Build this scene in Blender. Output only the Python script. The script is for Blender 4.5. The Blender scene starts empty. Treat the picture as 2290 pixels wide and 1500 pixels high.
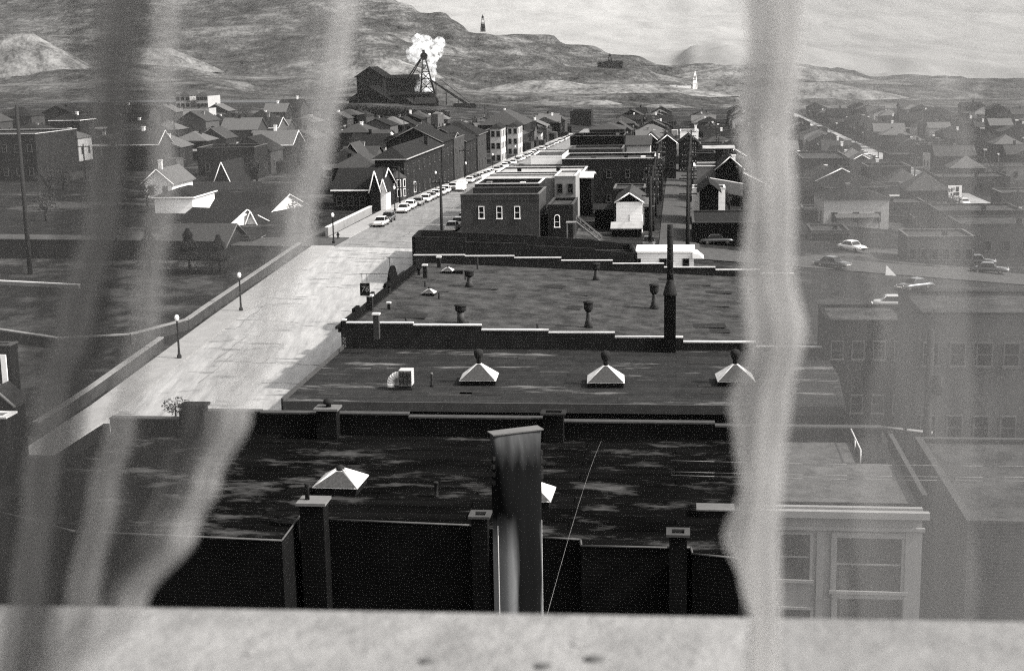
import bpy, math, random
from mathutils import Vector, noise
random.seed(7)
PI = math.pi
sc = bpy.context.scene
col = sc.collection

# ------------------------------------------------------------------ camera and street grid
F = 2290*50/36; CZ = 31.5
PITCH = math.atan(620/F); ROLL = 0.018
cp, sp, cr, sr = math.cos(PITCH), math.sin(PITCH), math.cos(ROLL), math.sin(ROLL)
FW = Vector((0, cp, -sp)); U0 = Vector((0, sp, cp)); R0 = Vector((1, 0, 0))
RT = cr*R0 - sr*U0; UP = cr*U0 + sr*R0
def ray(px, py): return FW + RT*((px-1145)/F) + UP*((750-py)/F)
_r = ray(1515, 123); A = math.atan2(_r.x, _r.y); ca, sa = math.cos(A), math.sin(A)
def gr(v, w, z=0): return Vector((v*ca+w*sa, -v*sa+w*ca, z))          # street grid (across, along) to world
def vw(x, y): return x*ca-y*sa, x*sa+y*ca
def atz(px, py, z):
    d = ray(px, py); t = (z-CZ)/d.z; return vw(d.x*t, d.y*t)
def atw(px, py, w):
    d = ray(px, py); a, b = vw(d.x, d.y); t = w/b; return a*t, CZ+d.z*t
def atv(px, py, v):
    d = ray(px, py); a, b = vw(d.x, d.y); t = v/a; return b*t, CZ+d.z*t

# ------------------------------------------------------------------ terrain
VS = [-900, -400, -200, -110, -49, 0, 70, 200, 400, 900]
WS = [-60, 60, 119, 154, 199, 256, 302, 368, 500, 705, 900, 1100, 1300]
TZ = [[0, 0, 0, 0, 0, 0, -2, -3, -3, -3],
      [0, 0, 0, 0, 0, 0, -2, -3, -3, -3],
      [3, 3, 3, 2, 1.3, 0, -2, -3, -3, -3],
      [6, 6, 5, 4, 3.2, 2, -2, -4, -4, -4],
      [8, 8, 7, 6, 5.2, 3.8, -2, -5, -5, -5],
      [9, 9, 8, 6.5, 5, 3.5, -3, -5, -5, -5],
      [10, 10, 8, 6, 3.9, 2.5, -4, -5, -5, -5],
      [12, 12, 9, 5, 1.9, 0, -5, -6, -6, -6],
      [14, 13, 10, 3, -1, -2.5, -5.3, -6, -6, -6],
      [13, 13, 9, 2, -5.8, -5, -6, -6, -6, -6],
      [8, 8, 5, -2, -7, -6.5, -6, -8, -8, -8],
      [3, 2, -2, -6.5, -7, -8, -10, -10, -10, -10],
      [1, 0, -3, -8, -8, -9, -12, -12, -12, -12]]
def seg(L, x):
    x = min(max(x, L[0]), L[-1]-1e-6)
    for i in range(len(L)-1):
        if x < L[i+1]: return i, (x-L[i])/(L[i+1]-L[i])
def T(v, w):
    i, a = seg(VS, v); j, b = seg(WS, w)
    return (TZ[j][i]*(1-a)+TZ[j][i+1]*a)*(1-b)+(TZ[j+1][i]*(1-a)+TZ[j+1][i+1]*a)*b
def gp(px, py):                                                          # where a sight line meets the ground
    d = ray(px, py); a, b = vw(d.x, d.y); w = 30
    while w < 1250:
        t = w/b
        if CZ+d.z*t <= T(a*t, w): break
        w += .5
    return a*w/b, w

# ------------------------------------------------------------------ materials
MATS = {}
def mat(name, c, rough=.9, var=.25, scale=1.2, spec=.02, metal=0, bump=0, stretch=(1, 1, 1), kind=None, c2=None, thr=.6, soft=.08, s2=.25, st2=(1, 1, 1)):
    if name in MATS: return MATS[name]
    if c < .58: c *= .72
    if c2 is not None: c2 *= .72
    m = bpy.data.materials.new(name); m.use_nodes = True; N = m.node_tree.nodes; L = m.node_tree.links
    b = N['Principled BSDF']; b.inputs['Roughness'].default_value = rough
    b.inputs['Metallic'].default_value = metal; b.inputs['Specular IOR Level'].default_value = spec
    tc = N.new('ShaderNodeTexCoord'); mp = N.new('ShaderNodeMapping'); mp.inputs['Scale'].default_value = stretch
    L.new(tc.outputs['Object'], mp.inputs['Vector'])
    n = N.new('ShaderNodeTexNoise'); n.inputs['Scale'].default_value = scale; n.inputs['Detail'].default_value = 7; n.inputs['Roughness'].default_value = .7
    L.new(mp.outputs[0], n.inputs['Vector'])
    mr = N.new('ShaderNodeMapRange'); mr.inputs[1].default_value = .25; mr.inputs[2].default_value = .75
    mr.inputs[3].default_value = c*(1-var); mr.inputs[4].default_value = c*(1+var)
    L.new(n.outputs['Fac'], mr.inputs[0]); out = mr.outputs[0]
    if kind in ('brick', 'siding'):
        ad = N.new('ShaderNodeVectorMath'); ad.operation = 'DOT_PRODUCT'; ad.inputs[1].default_value = (1, 1, 0)
        L.new(tc.outputs['Object'], ad.inputs[0]); sx = N.new('ShaderNodeSeparateXYZ'); L.new(tc.outputs['Object'], sx.inputs[0])
        cx = N.new('ShaderNodeCombineXYZ'); L.new(ad.outputs['Value'], cx.inputs[0]); L.new(sx.outputs['Z'], cx.inputs[1])
        bt = N.new('ShaderNodeTexBrick'); L.new(cx.outputs[0], bt.inputs['Vector']); bt.inputs['Scale'].default_value = 1
        if kind == 'brick':
            bt.inputs['Brick Width'].default_value = .42; bt.inputs['Row Height'].default_value = .15; bt.inputs['Mortar Size'].default_value = .02
        else:
            bt.inputs['Brick Width'].default_value = 40; bt.inputs['Row Height'].default_value = .22; bt.inputs['Mortar Size'].default_value = .025
        bt.inputs['Color1'].default_value = (1, 1, 1, 1); bt.inputs['Color2'].default_value = (.72,)*3+(1,) if kind == 'brick' else (1, 1, 1, 1)
        bt.inputs['Mortar'].default_value = (1.7,)*3+(1,) if kind == 'brick' else (.6,)*3+(1,)
        mu = N.new('ShaderNodeMath'); mu.operation = 'MULTIPLY'; L.new(out, mu.inputs[0]); L.new(bt.outputs['Color'], mu.inputs[1]); out = mu.outputs[0]
    if kind == 'seam':                                                   # lapped felt strips
        bt = N.new('ShaderNodeTexBrick'); L.new(tc.outputs['Object'], bt.inputs['Vector']); bt.inputs['Scale'].default_value = 1
        bt.inputs['Brick Width'].default_value = 9; bt.inputs['Row Height'].default_value = .92; bt.inputs['Mortar Size'].default_value = .035; bt.inputs['Mortar Smooth'].default_value = .3
        bt.inputs['Color1'].default_value = (1.15, 1.15, 1.15, 1); bt.inputs['Color2'].default_value = (.75, .75, .75, 1); bt.inputs['Mortar'].default_value = (.35, .35, .35, 1)
        mu = N.new('ShaderNodeMath'); mu.operation = 'MULTIPLY'; L.new(out, mu.inputs[0]); L.new(bt.outputs['Color'], mu.inputs[1]); out = mu.outputs[0]
    if c2 is not None:                                                   # worn or bleached patches; on tar roofs also wet glints put into colour
        mp2 = N.new('ShaderNodeMapping'); mp2.inputs['Scale'].default_value = st2; L.new(tc.outputs['Object'], mp2.inputs['Vector'])
        n2 = N.new('ShaderNodeTexNoise'); n2.inputs['Scale'].default_value = s2; n2.inputs['Detail'].default_value = 8; n2.inputs['Roughness'].default_value = .7
        L.new(mp2.outputs[0], n2.inputs['Vector'])
        m2 = N.new('ShaderNodeMapRange'); m2.inputs[1].default_value = thr-soft; m2.inputs[2].default_value = thr+soft
        L.new(n2.outputs['Fac'], m2.inputs[0])
        mx = N.new('ShaderNodeMix'); L.new(m2.outputs[0], mx.inputs[0]); L.new(out, mx.inputs[2]); mx.inputs[3].default_value = c2; out = mx.outputs[0]
    cc = N.new('ShaderNodeCombineColor')
    for k, g in enumerate((1.0, .975, .95)):
        q = N.new('ShaderNodeMath'); q.operation = 'MULTIPLY'; q.inputs[1].default_value = g; L.new(out, q.inputs[0]); L.new(q.outputs[0], cc.inputs[k])
    L.new(cc.outputs[0], b.inputs['Base Color'])
    if bump:
        bp = N.new('ShaderNodeBump'); bp.inputs['Strength'].default_value = bump; bp.inputs['Distance'].default_value = .1
        L.new(n.outputs['Fac'], bp.inputs['Height']); L.new(bp.outputs[0], b.inputs['Normal'])
    MATS[name] = m; return m
M_GROUND = mat('ground_dirt', .017, .95, .7, .35, c2=.075, thr=.56, s2=.06, soft=.05)
def scarred(name, lo, mid, hi, layers, rough=.95):
    m = bpy.data.materials.new(name); m.use_nodes = True; N = m.node_tree.nodes; L = m.node_tree.links; b = N['Principled BSDF']
    b.inputs['Roughness'].default_value = rough; b.inputs['Specular IOR Level'].default_value = 0
    tc = N.new('ShaderNodeTexCoord'); val = None
    for scale, st, w_, rot in layers:
        mp = N.new('ShaderNodeMapping'); mp.inputs['Scale'].default_value = st; mp.inputs['Rotation'].default_value = (0, 0, rot); L.new(tc.outputs['Object'], mp.inputs[0])
        nz = N.new('ShaderNodeTexNoise'); nz.inputs['Scale'].default_value = scale; nz.inputs['Detail'].default_value = 5; nz.inputs['Roughness'].default_value = .72; L.new(mp.outputs[0], nz.inputs[0])
        q = N.new('ShaderNodeMath'); q.operation = 'MULTIPLY'; q.inputs[1].default_value = w_; L.new(nz.outputs['Fac'], q.inputs[0])
        if val is None: val = q.outputs[0]
        else:
            a = N.new('ShaderNodeMath'); L.new(val, a.inputs[0]); L.new(q.outputs[0], a.inputs[1]); val = a.outputs[0]
    cr_ = N.new('ShaderNodeValToRGB'); e = cr_.color_ramp.elements
    e[0].position = .40; e[0].color = (lo, lo*.98, lo*.95, 1); e[1].position = .60; e[1].color = (hi, hi*.98, hi*.95, 1)
    k = e.new(.5); k.color = (mid, mid*.98, mid*.95, 1); L.new(val, cr_.inputs[0]); L.new(cr_.outputs[0], b.inputs['Base Color'])
    return m
M_MOUNT = scarred('mountain_slope_hazed', .12, .15, .18, [(.0009, (1, .6, 1), .4, .5), (.006, (1, .25, 1), .6, .6)])  # distance haze put into the colour as a paler slope
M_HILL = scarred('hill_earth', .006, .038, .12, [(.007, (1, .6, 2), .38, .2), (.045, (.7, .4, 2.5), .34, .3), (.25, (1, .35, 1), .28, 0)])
M_ROAD = mat('worn_asphalt', .27, .55, .45, 1.3, spec=.4, stretch=(1, .12, 1), c2=.13, thr=.6, s2=.45, soft=.04, st2=(.5, 1.3, 1))
M_ROAD2 = mat('dusty_asphalt', .16, .7, .4, 1.3, spec=.2, stretch=(1, .12, 1), c2=.1, thr=.58, s2=.4, soft=.05, st2=(.5, 1.3, 1))
M_ALLEY = mat('dirt_alley', .065, .9, .35, .9)
M_WALK = mat('sidewalk_concrete', .25, .75, .2, .8)
M_LOT = mat('dark_lot', .02, .9, .4, .4, c2=.05, thr=.57, s2=.12)
M_GRASS = mat('dry_grass', .013, .95, .7, 1.5, c2=.06, thr=.56, s2=.16, soft=.09)
M_TAR1 = mat('tar_roof_black', .004, .9, .7, .7, spec=0, stretch=(.35, 1.2, 1), c2=.13, thr=.70, s2=.45, soft=.17, st2=(.6, 1.4, 1), bump=.4, kind='seam')  # pale streaks paint the glint of the wet roof
M_TAR2 = mat('tar_roof_grey', .018, .9, .5, 1.2, spec=.06, stretch=(1, .6, 1), c2=.2, thr=.63, s2=.3, soft=.07, st2=(.35, 1.5, 1), bump=.4, kind='seam')  # wet glints painted in as pale streaks
M_TAR3 = mat('gravel_roof', .022, .95, .8, 3.0, spec=.04, c2=.07, thr=.55, s2=.5, soft=.15, bump=.5)
M_ROOFG = mat('roof_felt_grey', .11, .85, .35, .8)
M_ROOFP = mat('roof_felt_pale', .3, .7, .3, .6, c2=.12, thr=.6, s2=.4)
M_SHIN = mat('shingle_dark', .017, .9, .4, 2.0, stretch=(1, 1, 3))
M_SHIN2 = mat('shingle_grey', .045, .9, .35, 2.0, stretch=(1, 1, 3))
M_SHIN3 = mat('shingle_pale', .10, .85, .3, 2.0, stretch=(1, 1, 3))
M_BRK = mat('brick_dark', .016, .92, .45, .7, kind='brick')
M_BRK2 = mat('brick_mid', .035, .92, .4, .7, kind='brick')
M_BLK = mat('soot_brick', .005, .92, .5, .5, kind='brick')
M_PLAS = mat('pale_plaster', .22, .9, .15, .6)
M_DSTU = mat('dingy_stucco', .07, .9, .3, .6, c2=.04, thr=.6, s2=.3)
M_STU = mat('stucco_grey', .2, .9, .25, .6, c2=.12, thr=.62, s2=.3)
M_PALE = mat('pale_siding', .4, .85, .15, .8, kind='siding')
M_WHITE = mat('white_siding', .78, .7, .08, .8, kind='siding')
M_TRIM = mat('white_trim', .75, .6, .08, 2)
M_CAP = mat('parapet_coping', .57, .45, .2, 1.5, spec=.6)
M_DCAP = mat('dark_coping', .05, .6, .3, 1.5)
M_WFR = mat('weathered_frame', .09, .8, .3, 2)
M_GLASS = mat('window_glass', .008, .2, .2, .5, spec=.12)
M_WIRED = mat('dark_wired_glass', .05, .6, .5, 2.5, stretch=(3, 3, 1))  # dark tone for the front panel of the hoods
M_STEEL = mat('dark_iron', .02, .7, .3, 2)
M_GALV = mat('galvanised_sheet', .59, .5, .4, 2.2, metal=.25, spec=.5, stretch=(1, 1, .3))
M_GALVD = mat('sooty_sheet', .05, .6, .5, 1.2, metal=.3, stretch=(1, 1, .4))
M_WOOD = mat('pole_wood', .025, .9, .3, 3)
M_CONC = mat('ledge_stone', .21, .8, .15, 9, c2=.13, thr=.6, s2=7, soft=.12, bump=.35)
M_CHROME = mat('chrome', .8, .12, .05, 1, metal=1)
M_TYRE = mat('tyre_rubber', .015, .8, .2, 3)
M_GLOBE = mat('lamp_globe_glass', .85, .25, .05, 2)
M_PINE = mat('pine_needles', .02, .95, .5, 3)
M_BUSH = mat('shrub_leaves', .04, .95, .5, 3)
M_TIMB = mat('dark_timber', .007, .9, .4, 1)
M_SIGN = mat('sign_black', .012, .5, .2, 3)
CARM = [mat('car_paint_'+n, c, .22, .04, 1, spec=.7) for n, c in (('white', .75), ('cream', .55), ('grey', .22), ('dark', .03), ('silver', .38))]

# ------------------------------------------------------------------ mesh helpers
class MB:
    def __init__(s): s.v = []; s.f = []; s.sm = []
    def add(s, vs, fs, smooth=False):
        o = len(s.v); s.v += [tuple(x) for x in vs]; s.f += [tuple(i+o for i in f) for f in fs]; s.sm += [smooth]*len(fs); return s
    def box(s, x0, x1, y0, y1, z0, z1):
        return s.add([(x0, y0, z0), (x1, y0, z0), (x1, y1, z0), (x0, y1, z0), (x0, y0, z1), (x1, y0, z1), (x1, y1, z1), (x0, y1, z1)],
                     [(0, 3, 2, 1), (4, 5, 6, 7), (0, 1, 5, 4), (1, 2, 6, 5), (2, 3, 7, 6), (3, 0, 4, 7)])
    def hexa(s, b, t):
        return s.add(list(b)+list(t), [(0, 3, 2, 1), (4, 5, 6, 7), (0, 1, 5, 4), (1, 2, 6, 5), (2, 3, 7, 6), (3, 0, 4, 7)])
    def prism(s, poly, z0, z1):                                          # z0, z1: number or function of (x, y)
        f0 = z0 if callable(z0) else (lambda x, y: z0); f1 = z1 if callable(z1) else (lambda x, y: z1)
        n = len(poly); vs = [(x, y, f0(x, y)) for x, y in poly]+[(x, y, f1(x, y)) for x, y in poly]
        ar = sum(poly[i][0]*poly[(i+1) % n][1]-poly[(i+1) % n][0]*poly[i][1] for i in range(n))
        fs = [tuple(range(n))[::-1], tuple(range(n, 2*n))]+[(i, (i+1) % n, n+(i+1) % n, n+i) for i in range(n)]
        if ar < 0: fs = [f[::-1] for f in fs]
        return s.add(vs, fs)
    def lathe(s, prof, n=16, c=(0, 0), sx=1, sy=1, smooth=True):
        vs = []; fs = []
        for r, z in prof:
            for k in range(n):
                a = 2*PI*k/n; vs.append((c[0]+r*math.cos(a)*sx, c[1]+r*math.sin(a)*sy, z))
        for i in range(len(prof)-1):
            for k in range(n):
                k2 = (k+1) % n; fs.append((i*n+k, i*n+k2, (i+1)*n+k2, (i+1)*n+k))
        fs.append(tuple(range(n))[::-1]); fs.append(tuple(range((len(prof)-1)*n, len(prof)*n)))
        o = len(s.v); s.v += vs; s.f += [tuple(i+o for i in f) for f in fs]; s.sm += [smooth]*(len(fs)-2)+[False, False]; return s
    def tube(s, p, q, r, r2=None, n=8):
        p = Vector(p); q = Vector(q); d = (q-p).normalized(); r2 = r if r2 is None else r2
        a = d.cross(Vector((0, 0, 1)));
        if a.length < .01: a = Vector((1, 0, 0))
        a.normalize(); b = d.cross(a)
        vs = [p+(a*math.cos(2*PI*k/n)+b*math.sin(2*PI*k/n))*r for k in range(n)]+[q+(a*math.cos(2*PI*k/n)+b*math.sin(2*PI*k/n))*r2 for k in range(n)]
        fs = [(k, (k+1) % n, n+(k+1) % n, n+k) for k in range(n)]
        s.add(vs, [f[::-1] for f in fs], True); s.add([], [])
        o = len(s.v)-2*n; s.f += [tuple(o+k for k in range(n)), tuple(o+n+k for k in range(n))[::-1]]; s.sm += [False, False]; return s
    def bar(s, p, q, t, t2=None):
        return s.tube(p, q, t*.7, (t2 or t)*.7, 4)
    def build(s, name, m, parent=None, loc=None, shared=None):
        me = bpy.data.meshes.new(name); me.from_pydata(s.v, [], s.f); me.materials.append(m)
        me.polygons.foreach_set('use_smooth', s.sm); me.update()
        o = bpy.data.objects.new(name, me); col.objects.link(o)
        if parent: o.parent = parent
        if loc is not None: o.location = loc
        return o
def tag(o, label, cat, group=None, kind=None):
    if label: o['label'] = label
    if cat: o['category'] = cat
    if group: o['group'] = group
    if kind: o['kind'] = kind
    return o
def root(name, label, cat, loc, rz=None, group=None):
    o = bpy.data.objects.new(name, None); col.objects.link(o); o.location = loc; o.rotation_euler = (0, 0, -A if rz is None else rz)
    o.empty_display_size = .5
    return tag(o, label, cat, group)
def copy_tree(o, parent=None):
    c = o.copy(); col.objects.link(c); c.parent = parent
    for ch in o.children: copy_tree(ch, c)
    return c
def struct(o): o['kind'] = 'structure'; return o
ORD = ['first', 'second', 'third', 'fourth', 'fifth', 'sixth', 'seventh', 'eighth', 'ninth', 'tenth', 'eleventh', 'twelfth', 'thirteenth', 'fourteenth', 'fifteenth', 'sixteenth', 'seventeenth', 'eighteenth', 'nineteenth']
def ordn(n):
    if n < 19: return ORD[n]
    tens = {2: 'twenty', 3: 'thirty', 4: 'forty', 5: 'fifty', 6: 'sixty', 7: 'seventy', 8: 'eighty', 9: 'ninety'}
    t, u = divmod(n+1, 10)
    return (tens[t]+'-'+ORD[u-1]) if u else {20: 'twentieth', 30: 'thirtieth', 40: 'fortieth', 50: 'fiftieth', 60: 'sixtieth', 70: 'seventieth', 80: 'eightieth'}.get(n+1, 'ninetieth')

# ------------------------------------------------------------------ ground, roads, hills
def lin(a, b, st):
    n = max(1, round((b-a)/st)); return [a+(b-a)*i/n for i in range(n)]
def axis(L, st):
    r = []
    for a, b in zip(L[:-1], L[1:]): r += lin(a, b, st(abs((a+b)/2)))
    return r+[L[-1]]
gv = axis(VS, lambda m: 10 if m < 120 else 40); gw = axis(WS[:-1], lambda m: 8 if m < 400 else 25)
g = MB(); nv = len(gv)
g.add([gr(v, w, T(v, w)+(.5*noise.noise(Vector((v*.03, w*.03, 0))) if abs(v) > 95 and w > 220 else 0)) for w in gw for v in gv],
      [(j*nv+i, j*nv+i+1, (j+1)*nv+i+1, (j+1)*nv+i) for j in range(len(gw)-1) for i in range(nv-1)])
struct(g.build('ground', M_GROUND))
def strip(name, m, v0, v1, w0, w1, up, steps=None, thick=0, cross=False):
    ws = [w for w in sorted(set(lin(w0, w1, 6)+[w1]+[x for x in WS if w0 < x < w1]))]
    vs_ = [v for v in sorted(set(lin(v0, v1, 12)+[v1]+[x for x in VS if v0 < x < v1]))]
    b = MB(); n = len(vs_)
    b.add([gr(v, w, T(v, w)+up) for w in ws for v in vs_], [(j*n+i, j*n+i+1, (j+1)*n+i+1, (j+1)*n+i) for j in range(len(ws)-1) for i in range(n-1)])
    if thick:                                                            # vertical kerb faces
        for vv in (v0, v1): b.add([gr(vv, w, T(vv, w)+up-k*thick) for w in ws for k in (0, 1)], [(2*j, 2*j+1, 2*j+3, 2*j+2) for j in range(len(ws)-1)])
        for ww in (w0, w1): b.add([gr(v, ww, T(v, ww)+up-k*thick) for v in vs_ for k in (0, 1)], [(2*j, 2*j+1, 2*j+3, 2*j+2) for j in range(n-1)])
    return struct(b.build(name, m))
strip('street_road', M_ROAD, -49, -34, 104, 199, .12)
strip('street_road', M_ROAD2, -49, -34, 199, 760, .12)
strip('cross_street_road', M_ALLEY, -140, -49.02, 199, 209, .12)
strip('cross_street_road', M_ALLEY, -33.98, 69.9, 198, 210, .12)
strip('sidewalk', M_WALK, -52.2, -49, 104, 199, .27, thick=.3)
strip('sidewalk', M_WALK, -52.2, -49, 209, 700, .27, thick=.3)
strip('sidewalk', M_WALK, -34, -30.8, 104, 197, .27, thick=.3)
strip('sidewalk', M_WALK, -34, -30.8, 211, 700, .27, thick=.3)
strip('alley_road', M_ALLEY, -2.6, 3.4, 210.1, 620, .10)
strip('far_street_road', M_ROAD, 66, 75, 210, 1000, .12)
strip('sidewalk', M_WALK, 62.5, 66, 215, 1000, .25, thick=.3)
strip('parking_lot_paving', M_LOT, 13.6, 62, 40, 197, .08)
strip('field_grass', M_GRASS, -125, -55, 80, 183, .10)
strip('hillside_track_path', M_ALLEY, -232, -205, 560, 640, .4)

def lerp_tab(cols, vals, x):
    i, a = seg(cols, x); a = a*a*(3-2*a); return vals[i]*(1-a)+vals[i+1]*a
PC = [-900, 0, 300, 430, 600, 720, 850, 1000, 1080, 1150, 1220, 1290, 1400, 1500, 1560, 1620, 1680, 2000, 2290, 3200]
HD = [1060, 1400, 1800, 2300, 2700, 3600, 4600, 7000, 9000, 10500]
HP = [[232, 232, 222, 220, 222, 226, 230, 234, 238, 240, 242, 244, 246, 248, 248, 250, 252, 252, 252, 252],
      [170, 175, 165, 172, 195, 190, 185, 196, 204, 206, 206, 204, 200, 206, 210, 212, 216, 220, 222, 222],
      [90, 108, 128, 150, 152, 140, 118, 130, 150, 162, 168, 172, 172, 180, 186, 188, 190, 205, 205, 205],
      [0, 10, 0, -15, -25, -20, 2, 36, 68, 76, 88, 116, 134, 146, 150, 150, 152, 178, 188, 188],
      [-10, -10, -10, -20, -20, -15, 20, 60, 100, 110, 120, 132, 146, 156, 158, 158, 162, 184, 195, 195],
      [60, 60, 60, 60, 60, 60, 60, 80, 100, 112, 122, 132, 142, 138, 100, 90, 92, 130, 150, 150],
      [80, 80, 80, 80, 80, 80, 80, 90, 95, 100, 100, 105, 110, 112, 108, 104, 100, 110, 120, 120],
      [10, 10, 10, 10, 10, 10, 10, 15, 20, 25, 30, 35, 40, 45, 40, 38, 35, 30, 30, 30],
      [-150, -150, -150, -150, -150, -150, -150, -150, -150, -150, -145, -140, -140, -140, -140, -140, -140, -140, -140, -140],
      [0, 0, 0, 0, 0, 0, 0, 0, 0, 0, 0, 0, 0, 0, 0, 0, 0, 0, 0, 0]]
def hillz(px, Y):
    j, b = seg(HD, Y); b = b*b*(3-2*b) if j >= 3 else b
    p = lerp_tab(PC, HP[j], px)*(1-b)+lerp_tab(PC, HP[j+1], px)*b
    return CZ-(p-130-.018*(1145-px))/F*Y
hm = MB(); pxs = [-900+4100*i/330 for i in range(331)]
ds = []; d_ = 1060
while d_ < 10500: ds.append(d_); d_ *= 1.013
for d_ in ds:
    for px in pxs:
        x = (px-1145)/F*d_
        nz = noise.fractal(Vector((x*.0035, d_*.0035, 3)), 1, 2.1, 6)*d_*.009*min(1, (d_-1060)/400)*(1 if d_ < 2900 else max(.12, 1-(d_-2900)/900))
        gul = abs(noise.noise(Vector((x*.004+d_*.0016, d_*.0012, 9))))*d_*.012*min(1, max(0, (d_-1250)/900))*(1 if d_ < 2900 else max(.1, 1-(d_-2900)/900))
        zz = hillz(px, d_)+nz-gul
        if 1250 < d_ < 2900:                                             # mined benches: ledges with steep banks
            st = 17+4*noise.noise(Vector((x*.002, d_*.001, 4))); q = zz/st; fq = q-math.floor(q); zz = zz*.45+.55*st*(math.floor(q)+min(1, max(0, (fq-.3)*2.5)))
        hm.v.append((x, d_, zz))
n = len(pxs)
hm.f = [(j*n+i, j*n+i+1, (j+1)*n+i+1, (j+1)*n+i) for j in range(len(ds)-1) for i in range(n-1)]; hm.sm = [True]*len(hm.f)
fh = MB(); fh.v = hm.v; allf = hm.f; cut = next(j for j, q in enumerate(ds) if q > 3000)*(n-1)
hm.f = allf[:cut]; hm.sm = [True]*len(hm.f); struct(hm.build('hills', M_HILL))
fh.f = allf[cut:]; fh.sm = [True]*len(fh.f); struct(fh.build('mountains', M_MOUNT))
def surf(px, Y): return Vector(((px-1145)/F*Y, Y, hillz(px, Y)))
rr_ = random.Random(5); M_CRK = mat('tar_crack_fill', .03, .8, .3, 3); cbk = MB()
for k in range(34):
    w = rr_.uniform(120, 330); v = rr_.uniform(-48, -38); L_ = rr_.uniform(2, 8); prev = None; an = rr_.choice([0, 0, 1])
    for q in range(7):
        vv, ww_ = (v+L_*q/6, w+rr_.uniform(-.25, .25)) if an == 0 else (v+rr_.uniform(-.2, .2), w+L_*2*q/6)
        if vv > -34.3: break
        cur = gr(vv, ww_, T(vv, ww_)+.15)
        if prev is not None: cbk.bar(prev, cur, rr_.uniform(.012, .028))
        prev = cur
struct(cbk.build('street_road_crack_fill', M_CRK))
# pale spoil heaps on the hill foot
def mound(px, Y, rx, ry, h, m, name='spoil_heap_terrain'):
    c = surf(px, Y); b = MB(); R, S = 8, 28
    for i in range(R+1):
        q = i/R
        for k in range(S):
            a = 2*PI*k/S; rr = 1+.18*noise.noise(Vector((math.cos(a)*2, math.sin(a)*2, px)))
            b.v.append((c.x+rx*q*rr*math.cos(a), c.y+ry*q*rr*math.sin(a), c.z-4+h*(1-q)**.9 if q > .25 else c.z-4+h*.79))
    for i in range(R):
        for k in range(S): b.f.append((i*S+k, (i+1)*S+k, (i+1)*S+(k+1) % S, i*S+(k+1) % S)); b.sm.append(True)
    return struct(b.build(name, m))
M_SPOIL = scarred('pale_spoil', .03, .09, .16, [(.05, (1, 1, .3), .6, 0), (.3, (1, 1, .3), .4, 0)])
mound(60, 1450, 95, 70, 55, M_SPOIL); mound(370, 1600, 75, 60, 34, M_SPOIL); mound(860, 1500, 70, 50, 28, M_SPOIL)
mound(1490, 1150, 40, 30, 8, M_SPOIL); mound(1340, 1180, 35, 30, 9, M_SPOIL); mound(1400, 1350, 110, 50, 16, M_SPOIL)
mound(1220, 1450, 90, 50, 18, M_SPOIL); mound(1800, 1500, 110, 50, 22, M_SPOIL); mound(1700, 2000, 160, 60, 30, M_SPOIL)

# ------------------------------------------------------------------ building generator
_cache = {}
def wnd(parent, x, y, z, w, h, face='f', detail=True, arch=False, m=None):
    """window whose sill centre is at local x, y, z; face f looks at -y, r at +x, l at -x"""
    key = (round(w, 2), round(h, 2), detail, arch, (m or M_WFR).name)
    if key not in _cache:
        fr = MB(); t = max(.09, w*.09)
        fr.box(-w/2-t, -w/2, -.09, .02, 0, h).box(w/2, w/2+t, -.09, .02, 0, h).box(-w/2-t-.06, w/2+t+.06, -.16, .02, -.14, 0)
        if arch:
            for k in range(6):
                a0, a1 = PI*k/6, PI*(k+1)/6
                fr.bar((math.cos(a0)*(w/2+t/2), -.04, h+math.sin(a0)*w/2), (math.cos(a1)*(w/2+t/2), -.04, h+math.sin(a1)*w/2), t)
        else: fr.box(-w/2-t, w/2+t, -.11, .02, h, h+t)
        fr.box(-w/2, w/2, -.06, .02, h*.5-.035, h*.5+.035)
        pn = MB(); pn.box(-w/2, w/2, -.035, .01, 0, h)
        if arch: pn.box(-w*.38, w*.38, -.03, .01, h, h+w*.36)
        a = fr.build('window', m or M_WFR); b = pn.build('pane', M_GLASS)
        _cache[key] = (a.data, b.data); bpy.data.objects.remove(a); bpy.data.objects.remove(b)
    da, db = _cache[key]
    o = bpy.data.objects.new('window', da); col.objects.link(o); o.parent = parent; o.location = (x, y, z)
    o.rotation_euler.z = {'f': 0, 'r': PI/2, 'l': -PI/2, 'b': PI}[face]
    p = bpy.data.objects.new('pane', db); col.objects.link(p); p.parent = o
    return o
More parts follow.
